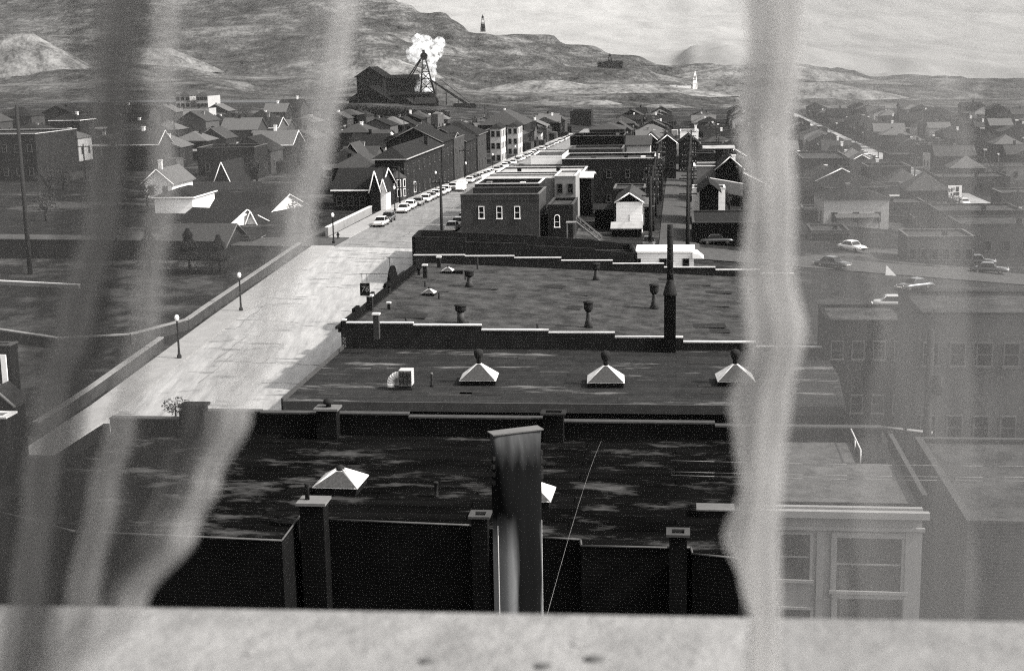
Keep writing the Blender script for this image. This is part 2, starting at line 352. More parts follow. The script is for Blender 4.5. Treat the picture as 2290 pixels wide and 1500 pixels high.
def bld(name, label, cat, v0, v1, w0, d, h, roof='flat', rh=0, mw=None, mr=None, cap=None, nf=0, ns=0, rows=1, side='r', ww=.9, wh=1.5, chim=(), par=.7, oh=.4, trim=None, z=None, skew=0, group=None, door=None, arch=False):
    mw = mw or M_BRK; mr = mr or M_SHIN; vc = (v0+v1)/2; hw = (v1-v0)/2
    zb = min(T(v0, w0), T(v1, w0), T(v0, w0+d), T(v1, w0+d))-.3 if z is None else z
    ztop = h; H = ztop-zb                                                # h is the absolute height of the eave
    r = root(name, label, cat, gr(vc, w0, zb), group=group)
    if skew: r.rotation_euler.z = -A+skew
    b = MB(); b.box(-hw, hw, 0, d, 0, H)
    if roof == 'gy': b.add([(-hw, 0, H), (hw, 0, H), (0, 0, H+rh), (-hw, d, H), (hw, d, H), (0, d, H+rh)], [(0, 1, 2), (4, 3, 5), (0, 2, 5, 3), (1, 4, 5, 2)])
    if roof == 'gx': b.add([(-hw, 0, H), (-hw, d, H), (-hw, d/2, H+rh), (hw, 0, H), (hw, d, H), (hw, d/2, H+rh)], [(1, 0, 2), (3, 4, 5), (0, 3, 5, 2), (4, 1, 2, 5)])
    b.build('wall', mw, r)
    q = MB(); t = .18
    if roof == 'flat':
        q.box(-hw+.25, hw-.25, .25, d-.25, H-.1, H+.02); ro = q.build('roof', mr, r)
        pb = MB(); pz = H+par
        pb.box(-hw-.03, hw+.03, -.03, .25, H, pz).box(-hw-.03, hw+.03, d-.25, d+.03, H, pz).box(-hw-.03, -hw+.25, .25, d-.25, H, pz).box(hw-.25, hw+.03, .25, d-.25, H, pz)
        pb.build('parapet', mw, r)
        cb = MB(); c0 = .07
        cb.box(-hw-c0, hw+c0, -c0, .3, pz, pz+.1).box(-hw-c0, hw+c0, d-.3, d+c0, pz, pz+.1).box(-hw-c0, -hw+.3, .3, d-.3, pz, pz+.1).box(hw-.3, hw+c0, .3, d-.3, pz, pz+.1)
        cb.build('coping', cap or M_CAP, r); rz_ = lambda x, y: H
    elif roof == 'gy':
        for s_ in (-1, 1):
            e = -rh/hw*oh
            pts = [(s_*(hw+oh), -oh, H+e), (s_*(hw+oh), d+oh, H+e), (0, d+oh, H+rh), (0, -oh, H+rh)]
            q.hexa([(x, y, z_+.03) for x, y, z_ in pts][::s_], [(x, y, z_+.03+t) for x, y, z_ in pts][::s_])
        ro = q.build('roof', mr, r); rz_ = lambda x, y: H+rh*(1-abs(x)/hw)
        if trim:
            tb = MB()
            for s_ in (-1, 1): tb.bar((s_*(hw+oh), -oh-.06, H-rh/hw*oh+.1), (0, -oh-.06, H+rh+.1), .16)
            tb.build('bargeboard', trim, r)
    elif roof == 'gx':
        for s_ in (-1, 1):
            e = -rh/(d/2)*oh; ye = -oh if s_ < 0 else d+oh
            pts = [(-hw-oh, ye, H+e), (hw+oh, ye, H+e), (hw+oh, d/2, H+rh), (-hw-oh, d/2, H+rh)]
            q.hexa([(x, y, z_+.03) for x, y, z_ in pts][::-s_], [(x, y, z_+.03+t) for x, y, z_ in pts][::-s_])
        ro = q.build('roof', mr, r); rz_ = lambda x, y: H+rh*(1-abs(y-d/2)/(d/2))
        if trim:
            tb = MB(); tb.box(-hw-oh, hw+oh, -oh-.1, -oh-.01, H-rh/(d/2)*oh-.05, H-rh/(d/2)*oh+.2)
            for xe in (hw+oh+.05,):
                tb.bar((xe, -oh, H-rh/(d/2)*oh+.1), (xe, d/2, H+rh+.1), .16); tb.bar((xe, d+oh, H-rh/(d/2)*oh+.1), (xe, d/2, H+rh+.1), .16)
            tb.build('bargeboard', trim, r)
    else:                                                                # hip
        k = min(hw, d/2)*.98; rl = max(hw-k, .05); ry = max(d/2-k, .05)
        e = [(-hw-oh, -oh, H), (hw+oh, -oh, H), (hw+oh, d+oh, H), (-hw-oh, d+oh, H)]
        tp = [(-rl, d/2-ry, H+rh), (rl, d/2-ry, H+rh), (rl, d/2+ry, H+rh), (-rl, d/2+ry, H+rh)]
        q.hexa([(x, y, z_+.02) for x, y, z_ in e], [(x, y, z_+.2) for x, y, z_ in tp]); ro = q.build('roof', mr, r)
        rz_ = lambda x, y: H+rh*.5
        if trim:
            tb = MB(); tb.box(-hw-oh, hw+oh, -oh-.1, -oh-.01, H-.16, H+.05).box(hw+oh+.01, hw+oh+.1, -oh, d+oh, H-.16, H+.05); tb.build('fascia', trim, r)
    for (cx, cy, chh, cm) in chim:
        c = MB(); zz = rz_(cx, cy); c.box(cx-.35, cx+.35, cy-.35, cy+.35, zz-.6, zz+chh).box(cx-.45, cx+.45, cy-.45, cy+.45, zz+chh, zz+chh+.15)
        c.build('chimney', cm, ro)
    lv = H/rows if rows else H
    for rr in range(rows):
        zz = max(.9, lv*rr+lv*.35)
        whh = min(wh, lv*.55)
        for k in range(nf): wnd(r, -hw+2*hw*(k+.5)/nf, 0, zz, ww, whh, 'f', arch=arch)
        for k in range(ns): wnd(r, hw if side == 'r' else -hw, d*(k+.5)/ns, zz, ww, whh, side)
    if door is not None:
        db = MB(); db.box(door-.5, door+.5, -.06, .01, .1, 2.2); db.build('door', M_STEEL, r)
    return r
def P(pxl, pxr, ptop, w, pyref=None):
    """across range and eave height of a front at distance w whose top edge is seen at ptop"""
    a, _ = atw(pxl, ptop, w); b, _ = atw(pxr, ptop, w); _, z = atw((pxl+pxr)/2, ptop, w); return a, b, z
def B(name, label, cat, pxl, pxr, ptop, w, d, roof='flat', prdg=None, **k):
    v0, v1, z = P(pxl, pxr, ptop, w); rh = 0
    if prdg is not None:
        wr = w if roof == 'gy' else w+d/2
        rh = atw((pxl+pxr)/2, prdg, wr)[1]-z
    if roof == 'flat': z -= k.get('par', .7)+.1
    g0 = T((v0+v1)/2, w)
    if z-g0 < 2 or rh < 0 or z-g0 > 17: print('CHECK', label[:40], 'h=%.1f rh=%.1f v=%.1f..%.1f' % (z-g0, rh, v0, v1))
    return bld(name, label, cat, v0, v1, w, d, z, roof, rh, **k)
exec_sections = []
# ================================================================== NEAR ROOFS
Z1 = 12.0
poly1 = [(-30.4, 71.6), (10.4, 71.6), (10.7, 61.2), (3.6, 61.2)]
for px, py in ((1652, 1250), (1548, 1240), (1545, 1226), (1492, 1226), (1300, 1222), (1298, 1208), (1210, 1203), (1050, 1176), (735, 1163), (692, 1126), (630, 1210), (168, 1190)):
    poly1.append(atz(px, py, Z1))
poly1.append((-30.4, 58))
r1 = root('brick_block', 'nearest black tar roofed brick block, just below the pale window ledge', 'building', gr(0, 0, 0))
MB().prism(poly1, -.5, Z1-.06).build('wall', M_BLK, r1)
rf1 = MB().prism([(x, y) for x, y in poly1], Z1-.05, Z1).build('roof', M_TAR1, r1)
MB().box(4.2, 10.55, 61.4, 71.3, Z1+.004, Z1+.03).build('roof_overlay', mat('pale_roof_end', .07, .9, .5, 1.5, c2=.11, thr=.58, s2=.5), r1)  # thin paler sheet over the right end of the roof
# far parapet stepping down to the right, camera side black
pp = MB(); steps = [(-30.4, -26.5, 12.75), (-26.5, -22, 13.2), (-22, -14, 13.15), (-14, -6, 13.0), (-6, 2, 12.85), (2, 10.4, 12.7)]
for a, b, z in steps: pp.box(a, b, 71.62, 72.0, Z1-3, z)
pp.box(-30.75, -30.42, 57, 71.6, Z1-1, 12.5); pp.box(10.72, 10.9, 61.2, 71.6, Z1-1, 12.45)
pp.build('parapet', M_BLK, r1)
cc = MB()
for a, b, z in steps: cc.box(a, b, 71.55, 72.07, z+.002, z+.08)
cc.box(10.70, 10.92, 61.2, 71.5, 12.452, 12.5)
cc.build('coping', M_DCAP, r1)
eb = MB()                                                                # metal edge strip round the light wells
for i in range(3, len(poly1)-1):
    p, q = poly1[i], poly1[i+1]; eb.bar((p[0], p[1], Z1+.04), (q[0], q[1], Z1+.04), .07)
eb.build('roof_edging', mat('edge_metal', .07, .5, .3, 1), r1)
def chimney_on(parent, v, w, z0, z1, sx, sy, m=M_BLK, capm=None, hollow=True, name='chimney'):
    b = MB(); b.box(v-sx, v+sx, w-sy, w+sy, z0, z1); o = b.build(name, m, parent)
    c = MB(); e = .12
    if hollow: c.box(v-sx-e, v+sx+e, w-sy-e, w-sy+.1, z1, z1+.1).box(v-sx-e, v+sx+e, w+sy-.1, w+sy+e, z1, z1+.1).box(v-sx-e, v-sx+.1, w-sy+.1, w+sy-.1, z1, z1+.1).box(v+sx-.1, v+sx+e, w-sy+.1, w+sy-.1, z1, z1+.1)
    else: c.box(v-sx-e, v+sx+e, w-sy-e, w+sy+e, z1, z1+.12)
    c.build('chimney_cap', capm or M_CAP, o); return o
def PZ(px, py, z): return atz(px, py, z)
for (pl, pr, pt, pb) in ((1050, 1098, 1152, 1178), (1490, 1543, 1192, 1228)):
    w = PZ((pl+pr)/2, pb, Z1)[1]-.6; a, z = atw(pl, pt, w); b, _ = atw(pr, pt, w)
    chimney_on(r1, (a+b)/2, w, Z1-6, z, (b-a)/2-.12, .35, capm=M_DCAP)
w = PZ(700, 1165, Z1)[1]-.3; a, z = atw(675, 1122, w); b, _ = atw(728, 1122, w)
o = chimney_on(r1, (a+b)/2, w, Z1-6, z, (b-a)/2, .45, capm=mat('slab_grey', .13), hollow=False)
MB().lathe([(.1, z+.12), (.1, z+.75), (.12, z+.78), (.12, z+.85)], 12, (a+.25, w)).build('flue_pipe', M_STEEL, o)
a, z = atw(1215, 925, 71.0); b, _ = atw(1260, 925, 71.0)
chimney_on(r1, (a+b)/2, 71.1, Z1-.05, z, (b-a)/2, .38, capm=M_STEEL)
a, z = atw(409, 908, 71.0); b, _ = atw(458, 908, 71.0)
chimney_on(r1, (a+b)/2, 71.1, Z1-.05, z, (b-a)/2, .38, capm=M_BLK, hollow=False)
a, z = atw(712, 913, 71.2); b, _ = atw(756, 913, 71.2)
o = chimney_on(r1, (a+b)/2, 71.1, Z1-.05, z, (b-a)/2, .4, capm=M_ROOFG, hollow=False)
MB().lathe([(.14, z+.1), (.14, z+.28), (.3, z+.3), (.26, z+.5), (.05, z+.6)], 12, ((a+b)/2+.05, 71.1)).build('chimney_cowl', M_STEEL, o)
# pale side bay with windows facing the camera at the right
bay = MB(); bay.box(3.62, 10.7, 60.9, 61.18, -.5, Z1-.05); bay.build('pale_wall', M_PLAS, r1)
bay = MB(); bay.box(3.6, 10.95, 60.55, 60.88, 11.55, 11.85).box(3.6, 10.8, 60.7, 60.88, 10.95, 11.1); bay.build('cornice', mat('cornice_grey', .24, .8, .2, 1), r1)
for (pl, pr, pt, pb) in ((1745, 1812, 1192, 1293), (1872, 2017, 1200, 1318), (1745, 1812, 1360, 1420), (1872, 2017, 1335, 1440)):
    a, zt = atw(pl, pt, 60.9); b, _ = atw(pr, pt, 60.9); _, zb_ = atw(pl, pb, 60.9)
    wnd(r1, (a+b)/2, 60.9, zb_, b-a, zt-zb_, 'f', m=M_PLAS)
MB().box(10.0, 10.7, 60.78, 60.89, 0, 10.9).build('pilaster', M_PLAS, r1); MB().box(6.2, 6.5, 60.8, 60.89, 0, 10.9).build('pilaster', M_PLAS, r1)

def roof_patch(parent, v, w, z, sx, sy, m, a=0, name='roof_patch'):
    o = MB().box(-sx, sx, -sy, sy, 0, .02).build(name, m, parent); o.location = (v, w, z+.004); o.rotation_euler.z = a; return o
def skylight(label, v, w, z, s, h, curb=.45, vent=True, ribs=0, group='sheet metal roof skylights'):
    r = root('roof_skylight', label, 'skylight', gr(v, w, z), -A+.05*math.sin(v*3), group=group)
    MB().box(-s, s, -s, s, 0, curb).build('curb', M_TIMB, r)
    b = MB(); e = s+.08; tp = .12*s; z0, z1 = curb, curb+h
    b.hexa([(-e, -e, z0), (e, -e, z0), (e, e, z0), (-e, e, z0)], [(-tp, -tp, z1), (tp, -tp, z1), (tp, tp, z1), (-tp, tp, z1)])
    if ribs:
        for k in range(ribs+1):
            y = -e+2*e*k/ribs; yt = -tp+2*tp*k/ribs
            for s_ in (-1, 1):
                b.bar((s_*e, y, z0+.03), (s_*tp, yt, z1+.03), .035)
    b.build('metal_hood', M_GALV, r)
    MB().add([(-e+.06, -e-.005, z0+.05), (e-.06, -e-.005, z0+.05), (tp*.8, -tp-.04, z1-.03), (-tp*.8, -tp-.04, z1-.03)], [(0, 1, 2, 3)]).build('wired_glass_panel', M_WIRED, r)
    if vent:
        t = z1-.1; k = s*.185
        MB().lathe([(k*.75, t), (k*.7, t+k*1.6), (k*1.1, t+k*2.2), (k*1.45, t+k*3.1), (k*1.5, t+k*4.0), (k*1.2, t+k*4.6), (k*.4, t+k*5.0)], 14).build('turbine_vent', M_STEEL, r)
    else: MB().lathe([(.22*s, z1-.1), (.2*s, z1+.12), (.05, z1+.2)], 10).build('vent_cap', M_STEEL, r)
    return r
def onroof(px, py, z): return PZ(px, py, z)
v, w = onroof(763, 1093, Z1); skylight('ribbed metal skylight on the nearest black roof, left of the tall duct', v, w, Z1, .98, .62, .35, False, 8)
v, w = onroof(1185, 1122, Z1); skylight('ribbed metal skylight half hidden behind the tall foreground duct', v, w, Z1, .98, .62, .35, False, 8)
v, w = onroof(976, 1110, Z1)
r = root('vent_pipe', 'short dark pipe standing on the nearest black roof between its two skylights', 'pipe', gr(v, w, Z1), group='roof pipes')
MB().lathe([(.12, 0), (.09, .06), (.085, .62), (.11, .63), (.11, .7)], 12).build('pipe', M_STEEL, r)
v, w = onroof(1600, 1150, Z1)
r = root('roof_hatch', 'low flat hatch with a pale edge on the near roof beside the bright curtain', 'hatch', gr(v, w, Z1))
MB().box(-.75, .75, -.4, .4, 0, .3).build('curb', M_TIMB, r); MB().box(-.82, .82, -.47, .47, .302, .36).build('lid', M_ROOFG, r)
v, w = onroof(1940, 1010, Z1)
r = root('roof_ladder_rail', 'pale railed hatch near the right corner of the nearest black roof', 'rail', gr(v, w, Z1))
MB().box(-.6, .6, -2.2, 2.2, 0, .25).build('curb', M_TIMB, r)
MB().bar((-.62, -2.2, .7), (-.62, 2.2, .7), .06).bar((-.62, -2.2, 0), (-.62, -2.2, .7), .05).bar((-.62, 2.2, 0), (-.62, 2.2, .7), .05).bar((-.62, 0, 0), (-.62, 0, .7), .05).build('railing', M_CAP, r)
# shrub beyond the left end of the parapet
def leafball(c, R, n, m_s=.06, seed=1):
    rnd = random.Random(seed); b = MB()
    for _ in range(n):
        a = rnd.random()*2*PI; u = rnd.uniform(-1, 1); q = R*rnd.random()**.4*(1+.35*noise.noise(Vector((math.cos(a)*2, math.sin(a)*2, u*2+seed))))
        p = Vector((c[0]+q*math.cos(a)*math.sqrt(1-u*u), c[1]+q*math.sin(a)*math.sqrt(1-u*u), c[2]+q*u*.8))
        d1 = Vector((rnd.uniform(-1, 1), rnd.uniform(-1, 1), rnd.uniform(-1, 1)))*m_s; d2 = Vector((rnd.uniform(-1, 1), rnd.uniform(-1, 1), rnd.uniform(-1, 1)))*m_s
        b.add([p-d1, p+d2, p+d1], [(0, 1, 2)])
    return b

# ---- second block (skylights)
Z2 = 5.5
def z2(x, y): return Z2+.0*x
poly2 = [(-30.4, 105.2), (12.6, 105.2), (13.2, 115.4), (13.0, 125.8), (-30.4, 125.8)]
r2 = root('low_block', 'low roofed block carrying three metal skylights in a row', 'building', gr(0, 0, 0))
MB().prism(poly2, -3, Z2-.06).build('wall', M_BLK, r2)
MB().prism(poly2, Z2-.05, Z2).build('roof', M_TAR2, r2)
MB().box(-30.62, -30.42, 105.2, 125.8, 4.6, Z2+.28).build('parapet', M_DCAP, r2); MB().box(-30.4, 12.6, 104.95, 105.18, 4.9, Z2+.12).build('parapet', M_DCAP, r2)
eb = MB(); eb.prism([(-30.4, 96), (13, 94), (13, 104.9), (-30.4, 104.9)], 0, lambda x, y: 4.1); eb.build('lower_roof', M_TAR2, r2)
LB = [('black hooded skylight on the low roof nearest the street, beside the louvred box', 1067, 862), ('middle one of the three hooded skylights, both its sides bright', 1353, 867), ('hooded skylight half hidden by the bright curtain fold on the low roof', 1645, 864)]
for lab, px, py in LB:
    v, w = onroof(px, py, Z2)
    skylight(lab, v, w+1.3, Z2, 1.42, 1.15, .42, True, 0, 'hooded skylights with turbine vents')
v, w = onroof(895, 872, Z2)
r = root('louvred_air_cooler', 'boxy louvred air unit with a curved duct on the skylight roof', 'air unit', gr(v, w, Z2))
MB().box(-.1, .95, 0, 1.1, .35, 1.6).build('casing', M_PALE, r)
lb = MB(); [lb.box(-.02+.0, .87, -.06, -.005, .45+.1*k, .5+.1*k) for k in range(11)]; [lb.box(x, x+.05, -.09, -.062, .4, 1.55) for x in (-.06, .28, .6, .88)]
lb.build('louvre_grille', M_STEEL, r)
db = MB(); prev = None
for k in range(7):
    a = PI/2*k/6; c = Vector((-.1-.75*math.sin(a), .5, .5+.62*math.cos(a)))
    if prev is not None: db.tube(prev, c, .3, n=12)
    prev = c
db.tube(prev, prev-Vector((0, 0, .45)), .3, n=12)
db.build('duct_elbow', M_GALV, r)
MB().box(-1.1, 1.0, -.05, 1.1, 0, .15).box(-.05, .05, .05, .15, .15, .35).box(.8, .9, .05, .15, .15, .35).build('support_frame', M_STEEL, r)
v, w = onroof(966, 864, Z2)
r = root('vent_pipe', 'slim pale topped pipe between the louvred box and the first hooded skylight', 'pipe', gr(v, w, Z2), group='roof pipes')
MB().lathe([(.2, 0), (.12, .15), (.1, .5)], 12).build('base', M_STEEL, r); MB().lathe([(.09, .5), (.09, 1.0), (.13, 1.02), (.1, 1.15)], 12).build('pipe', M_ROOFG, r)

# ---- third block (big gravel roof, stepped parapets)
r3 = root('gravel_roof_block', 'large gravel roofed block with stepped brick parapets and many vents', 'building', gr(0, 0, 0))
def z3(x, y): return 7.25-(x+30.4)/43.4*2.0-(y-126)*.002
poly3 = [(-30.4, 126.3), (13, 126.3), (13, 170), (-30.4, 170)]
MB().prism(poly3, -3, lambda x, y: z3(x, y)-.06).build('wall', M_BRK, r3)
rb = MB(); rb.prism([(-30.1, 126.6), (12.9, 126.6), (12.9, 169.7), (-30.1, 169.7)], lambda x, y: z3(x, y)-.05, z3); rb.build('roof', M_TAR3, r3)
nears = [(765, 775, 716), (775, 925, 722), (925, 1077, 727), (1077, 1227, 738), (1227, 1375, 744), (1375, 1528, 754), (1528, 1690, 765), (1690, 1840, 776)]
for a, b, y in nears:
    va, zz = atw(a, y, 126.1); vb, _ = atw(b, y, 126.1); _, zz = atw((a+b)/2, y, 126.1)
    MB().box(va, vb, 125.85, 126.28, 3, zz).build('parapet', M_BRK, r3); MB().box(va+.01, vb-.01, 125.8, 126.33, zz+.002, zz+.1).build('coping', M_CAP, r3)
fars = [(925, 1040, 571), (1040, 1150, 573), (1150, 1255, 577), (1255, 1370, 583), (1370, 1485, 590), (1485, 1600, 598), (1600, 1700, 604), (1700, 1775, 612)]
for a, b, y in fars:
    va, zz = atw(a, y, 170.2); vb, _ = atw(b, y, 170.2); _, zz = atw((a+b)/2, y, 170.2)
    MB().box(va, vb, 170.02, 170.4, 2, zz).build('parapet', M_BRK, r3); MB().box(va+.01, vb-.01, 169.98, 170.45, zz+.002, zz+.1).build('coping', M_CAP, r3)
lp = MB()                                                                # ragged ornamental street parapet
prof = [(126.3, 131, 7.95), (131, 133, 8.3), (133, 138, 7.8), (138, 140, 8.5), (140, 146, 7.9), (146, 148, 8.3), (148, 152, 8.7), (152, 157, 8.1), (157, 163, 7.9), (163, 166, 8.3), (166, 170, 7.9)]
for a, b, z in prof: lp.box(-30.75, -30.42, a, b, 3, z)
for k in range(8):
    a0, a1 = PI*k/8, PI*(k+1)/8
    lp.hexa([(-30.7, 150-2*math.cos(a0), 8.5), (-30.5, 150-2*math.cos(a0), 8.5), (-30.5, 150-2*math.cos(a1), 8.5), (-30.7, 150-2*math.cos(a1), 8.5)],
            [(-30.7, 150-2*math.cos(a0), 8.5+1.2*math.sin(a0)), (-30.5, 150-2*math.cos(a0), 8.5+1.2*math.sin(a0)), (-30.5, 150-2*math.cos(a1), 8.5+1.2*math.sin(a1)), (-30.7, 150-2*math.cos(a1), 8.5+1.2*math.sin(a1))])
lp.build('street_parapet', M_BLK, r3)
lc = MB(); lc.box(-31.3, -30.77, 126.4, 170, 7.2, 7.45); [lc.box(-31.2, -30.77, 127+2.2*k, 127.3+2.2*k, 6.8, 7.19) for k in range(19)]
lc.build('street_cornice', M_BRK2, r3)
# worn painted glyphs at the near corner of the wall (three pale marks, not readable in the photo)
gl = MB()
for cy in (758, 766, 775):
    for (ax, ay, bx, by) in ((763, -2.5, 768, -3.2), (763, -2.5, 763.5, 2.5), (766, -1, 771, 1), (764, 2.5, 771, 1.5), (770, -3, 771, 0)):
        v0_, z0_ = atw(ax+1, cy+ay, 125.8); v1_, z1_ = atw(bx+1, cy+by, 125.8); gl.bar((v0_, 125.83, z0_), (v1_, 125.83, z1_), .035)
gl.build('painted_wall_mark', M_STU, r3)
def R3(px, py):
    z = 6.3
    for _ in range(6): v, w = atz(px, py, z); z = z3(v, w)
    return v, w, z
def mush(label, px, pb, ptop, r_=.33, flare=True, name='roof_ventilator'):
    v, w, z = R3(px, pb); zt = atw(px, ptop, w)[1]; H = zt-z
    r = root(name, label, 'ventilator', gr(v, w, z), group='iron roof ventilators')
    if flare: MB().lathe([(r_*1.35, 0), (r_*.75, H*.3), (r_*.62, H*.5), (r_*.62, H*.58)], 14).build('stack', M_GALVD, r)
    else: MB().lathe([(r_*.85, 0), (r_*.85, H*.58)], 14).build('stack', M_GALVD, r)
    MB().lathe([(r_*.7, H*.58), (r_*1.25, H*.68), (r_*1.3, H*.8), (r_*1.3, H*.9), (r_*1.5, H*.92), (r_*1.45, H*.97), (r_*.5, H)], 14).build('cap', M_STEEL, r)
    return r
mush('stout iron ventilator standing just behind the near parapet, nearest the street', 1031, 723, 680, .42, False)
mush('flared iron ventilator near the middle of the gravel roof near parapet', 1316, 732, 672)
mush('flared iron ventilator just left of the tall black chimney stack', 1463, 690, 634, .35)
mush('small conical iron ventilator near the far parapet of the gravel roof', 1333, 626, 588, .33)
mush('iron ventilator farther back among the small chimneys of the gravel roof', 1050, 641, 604, .4)
def rchim(label, px, pb, pt, hw, m=M_BRK, capm=M_CAP):
    v, w, z = R3(px, pb); zt = atw(px, pt, w)[1]; hwm = hw*w/F
    r = root('roof_chimney', label, 'chimney', gr(v, w, z-.2), group='brick chimneys on the gravel roof')
    MB().box(-hwm, hwm, -hwm, hwm, 0, zt-z+.1).build('stack', m, r); MB().box(-hwm-.08, hwm+.08, -hwm-.08, hwm+.08, zt-z+.1, zt-z+.25).build('cap', capm, r)
rchim('tall pale topped brick chimney left of the higher small roof skylight', 951, 622, 592, 4.5)
rchim('short dark stub chimney left of the tall pale topped chimney', 937, 615, 600, 3, capm=M_BLK)
rchim('pale topped chimney nearest the far parapet of the gravel roof', 982, 598, 574, 4)
rchim('square chimney standing behind the hanging signboard on the street parapet', 828, 694, 660, 6.5)
rchim('thin chimney just right of the hanging signboard', 870, 692, 676, 3.2)
rchim('squat dark box chimney below the thin television aerial', 866, 654, 640, 7, capm=M_BLK)
rchim('brick chimney rising through the near stepped parapet by the street', 843, 752, 701, 6.5, M_BRK2)
for lab, px, pb, pt in (('short black pipe behind the near parapet between chimney and ventilator', 908, 722, 709), ('short black pipe right of the lower small skylight', 982, 668, 654), ('short black pipe just left of the lower small skylight', 951, 641, 630), ('small black pipe among the vents right of the box curb', 1041, 625, 614), ('thin tall pipe against the far parapet of the gravel roof', 1068, 602, 575), ('tiny pipe behind the near parapet left of the flared ventilator', 1202, 735, 724)):
    v, w, z = R3(px, pb); zt = atw(px, pt, w)[1]
    r = root('vent_pipe', lab, 'pipe', gr(v, w, z), group='roof pipes'); MB().lathe([(.16, 0), (.11, .1), (.1, zt-z)], 10).build('pipe', M_STEEL, r)
for lab, px, py in (('small bright sided skylight on the gravel roof nearer the street sign', 958, 662), ('small bright sided skylight on the gravel roof farther from the street sign', 1000, 612)):
    v, w, z = R3(px, py); skylight(lab, v, w+.6, z, .62, .42, .3, False)
v, w, z = R3(1025, 612)
r = root('roof_curb_box', 'low flat black box on the gravel roof right of the farther small skylight', 'roof box', gr(v, w, z)); MB().box(-.55, .55, -.3, .3, 0, .35).build('curb', M_TIMB, r); MB().box(-.6, .6, -.35, .35, .352, .4).build('lid', M_STEEL, r)
rp = random.Random(9)
PM = [mat('patch_dark', .022, .9, .5, 2), mat('patch_grey', .04, .9, .5, 2), mat('patch_mid', .03, .9, .5, 2)]
for k in range(16): v = rp.uniform(-28, 10); w = rp.uniform(129, 167); roof_patch(r3, v, w, z3(v, w)+.03, rp.uniform(.5, 2.2), rp.uniform(.3, 1.2), rp.choice(PM), rp.uniform(-.1, .1))
for k in range(14): v = rp.uniform(-28, 11); w = rp.uniform(107, 124); roof_patch(r2, v, w, Z2, rp.uniform(.5, 2.4), rp.uniform(.25, .9), rp.choice(PM), rp.uniform(-.06, .06))
# tall black stack
v, z0_ = atw(1498, 765, 125.4); zt = atw(1498, 502, 125.4)[1]; zb_ = atw(1498, 652, 125.4)[1]
r = root('chimney_stack', 'tall black smokestack rising from the near parapet of the gravel roof', 'smokestack', gr(v, 125.2, Z2))
MB().box(-.52, .52, -.5, .55, 0, zb_-Z2-.3).build('brick_base', M_BLK, r)
MB().lathe([(.6, zb_-Z2-.3), (.6, zb_-Z2-.1), (.48, zb_-Z2+.35), (.3, zb_-Z2+.95), (.3, zb_-Z2+1.1)], 16).build('shoulder', M_STEEL, r)
MB().lathe([(.28, zb_-Z2+1.1), (.27, zt-Z2), (.24, zt-Z2+.02)], 16).build('flue', M_STEEL, r)
[MB().lathe([(.29, zb_-Z2+1.6+1.1*k), (.305, zb_-Z2+1.65+1.1*k), (.29, zb_-Z2+1.7+1.1*k)], 16).build('collar', M_STEEL, r) for k in range(4)]
# aerial and street lamp-like pole at the parapet
v, z_ = atw(873, 632, 152.0); zt = atw(872, 575, 152)[1]
r = root('roof_aerial', 'thin pale mast with a small bracket on the street parapet', 'aerial', gr(v, 152, z_-1))
MB().tube((0, 0, 0), (0, 0, 2.2), .07).build('lower_mast', M_TRIM, r); MB().tube((0, 0, 2.2), (0, 0, zt-z_+1), .035).bar((0, 0, zt-z_+.8), (-.35, 0, zt-z_+1.05), .04).build('upper_mast', M_STEEL, r)
# hanging sign
va, zt = atw(805, 633, 136.0); vb, _ = atw(826, 633, 136.0); _, zb_ = atw(805, 661, 136.0); _, zf = atw(815, 612, 136)
r = root('hanging_signboard', 'dark square signboard with two pale numerals hung over the street', 'sign', gr((va+vb)/2, 136, zb_))
h_ = zt-zb_; hw = (vb-va)/2
MB().box(-hw, hw, -.12, .12, 0, h_).build('board', M_SIGN, r)
eb = MB(); eb.bar((-hw*.55, 0, h_), (-hw*.55, 0, zf-zb_), .03).bar((hw*.5, 0, h_), (hw*.5, 0, zf-zb_), .03).bar((-hw*1.0, 0, zf-zb_), (vb+2.2-(va+vb)/2, 0, zf-zb_), .035)
MB().bar((hw, 0, h_*.2), (-30.5-(va+vb)/2, 0, h_*.2), .06).build('sign_arm', M_STEEL, r)
eb.build('sign_bracket', M_STEEL, r)
def text(s, size, parent, loc, m, rot=(PI/2, 0, 0), name='lettering', sx=1.0, shear=0, ext=.012):
    cu = bpy.data.curves.new(name, 'FONT'); cu.body = s; cu.size = size; cu.extrude = ext; cu.align_x = 'CENTER'; cu.align_y = 'CENTER'; cu.shear = shear
    o = bpy.data.objects.new(name, cu); col.objects.link(o)
    dg = bpy.context.evaluated_depsgraph_get(); me = bpy.data.meshes.new_from_object(o.evaluated_get(dg)); bpy.data.objects.remove(o)
    me.materials.clear(); me.materials.append(m); o = bpy.data.objects.new(name, me); col.objects.link(o)
    o.parent = parent; o.location = loc; o.rotation_euler = rot; o.scale = (sx, 1, 1); return o
text('76', h_*.62, r, (0.02, -.135, h_*.52), M_STU, shear=.2)

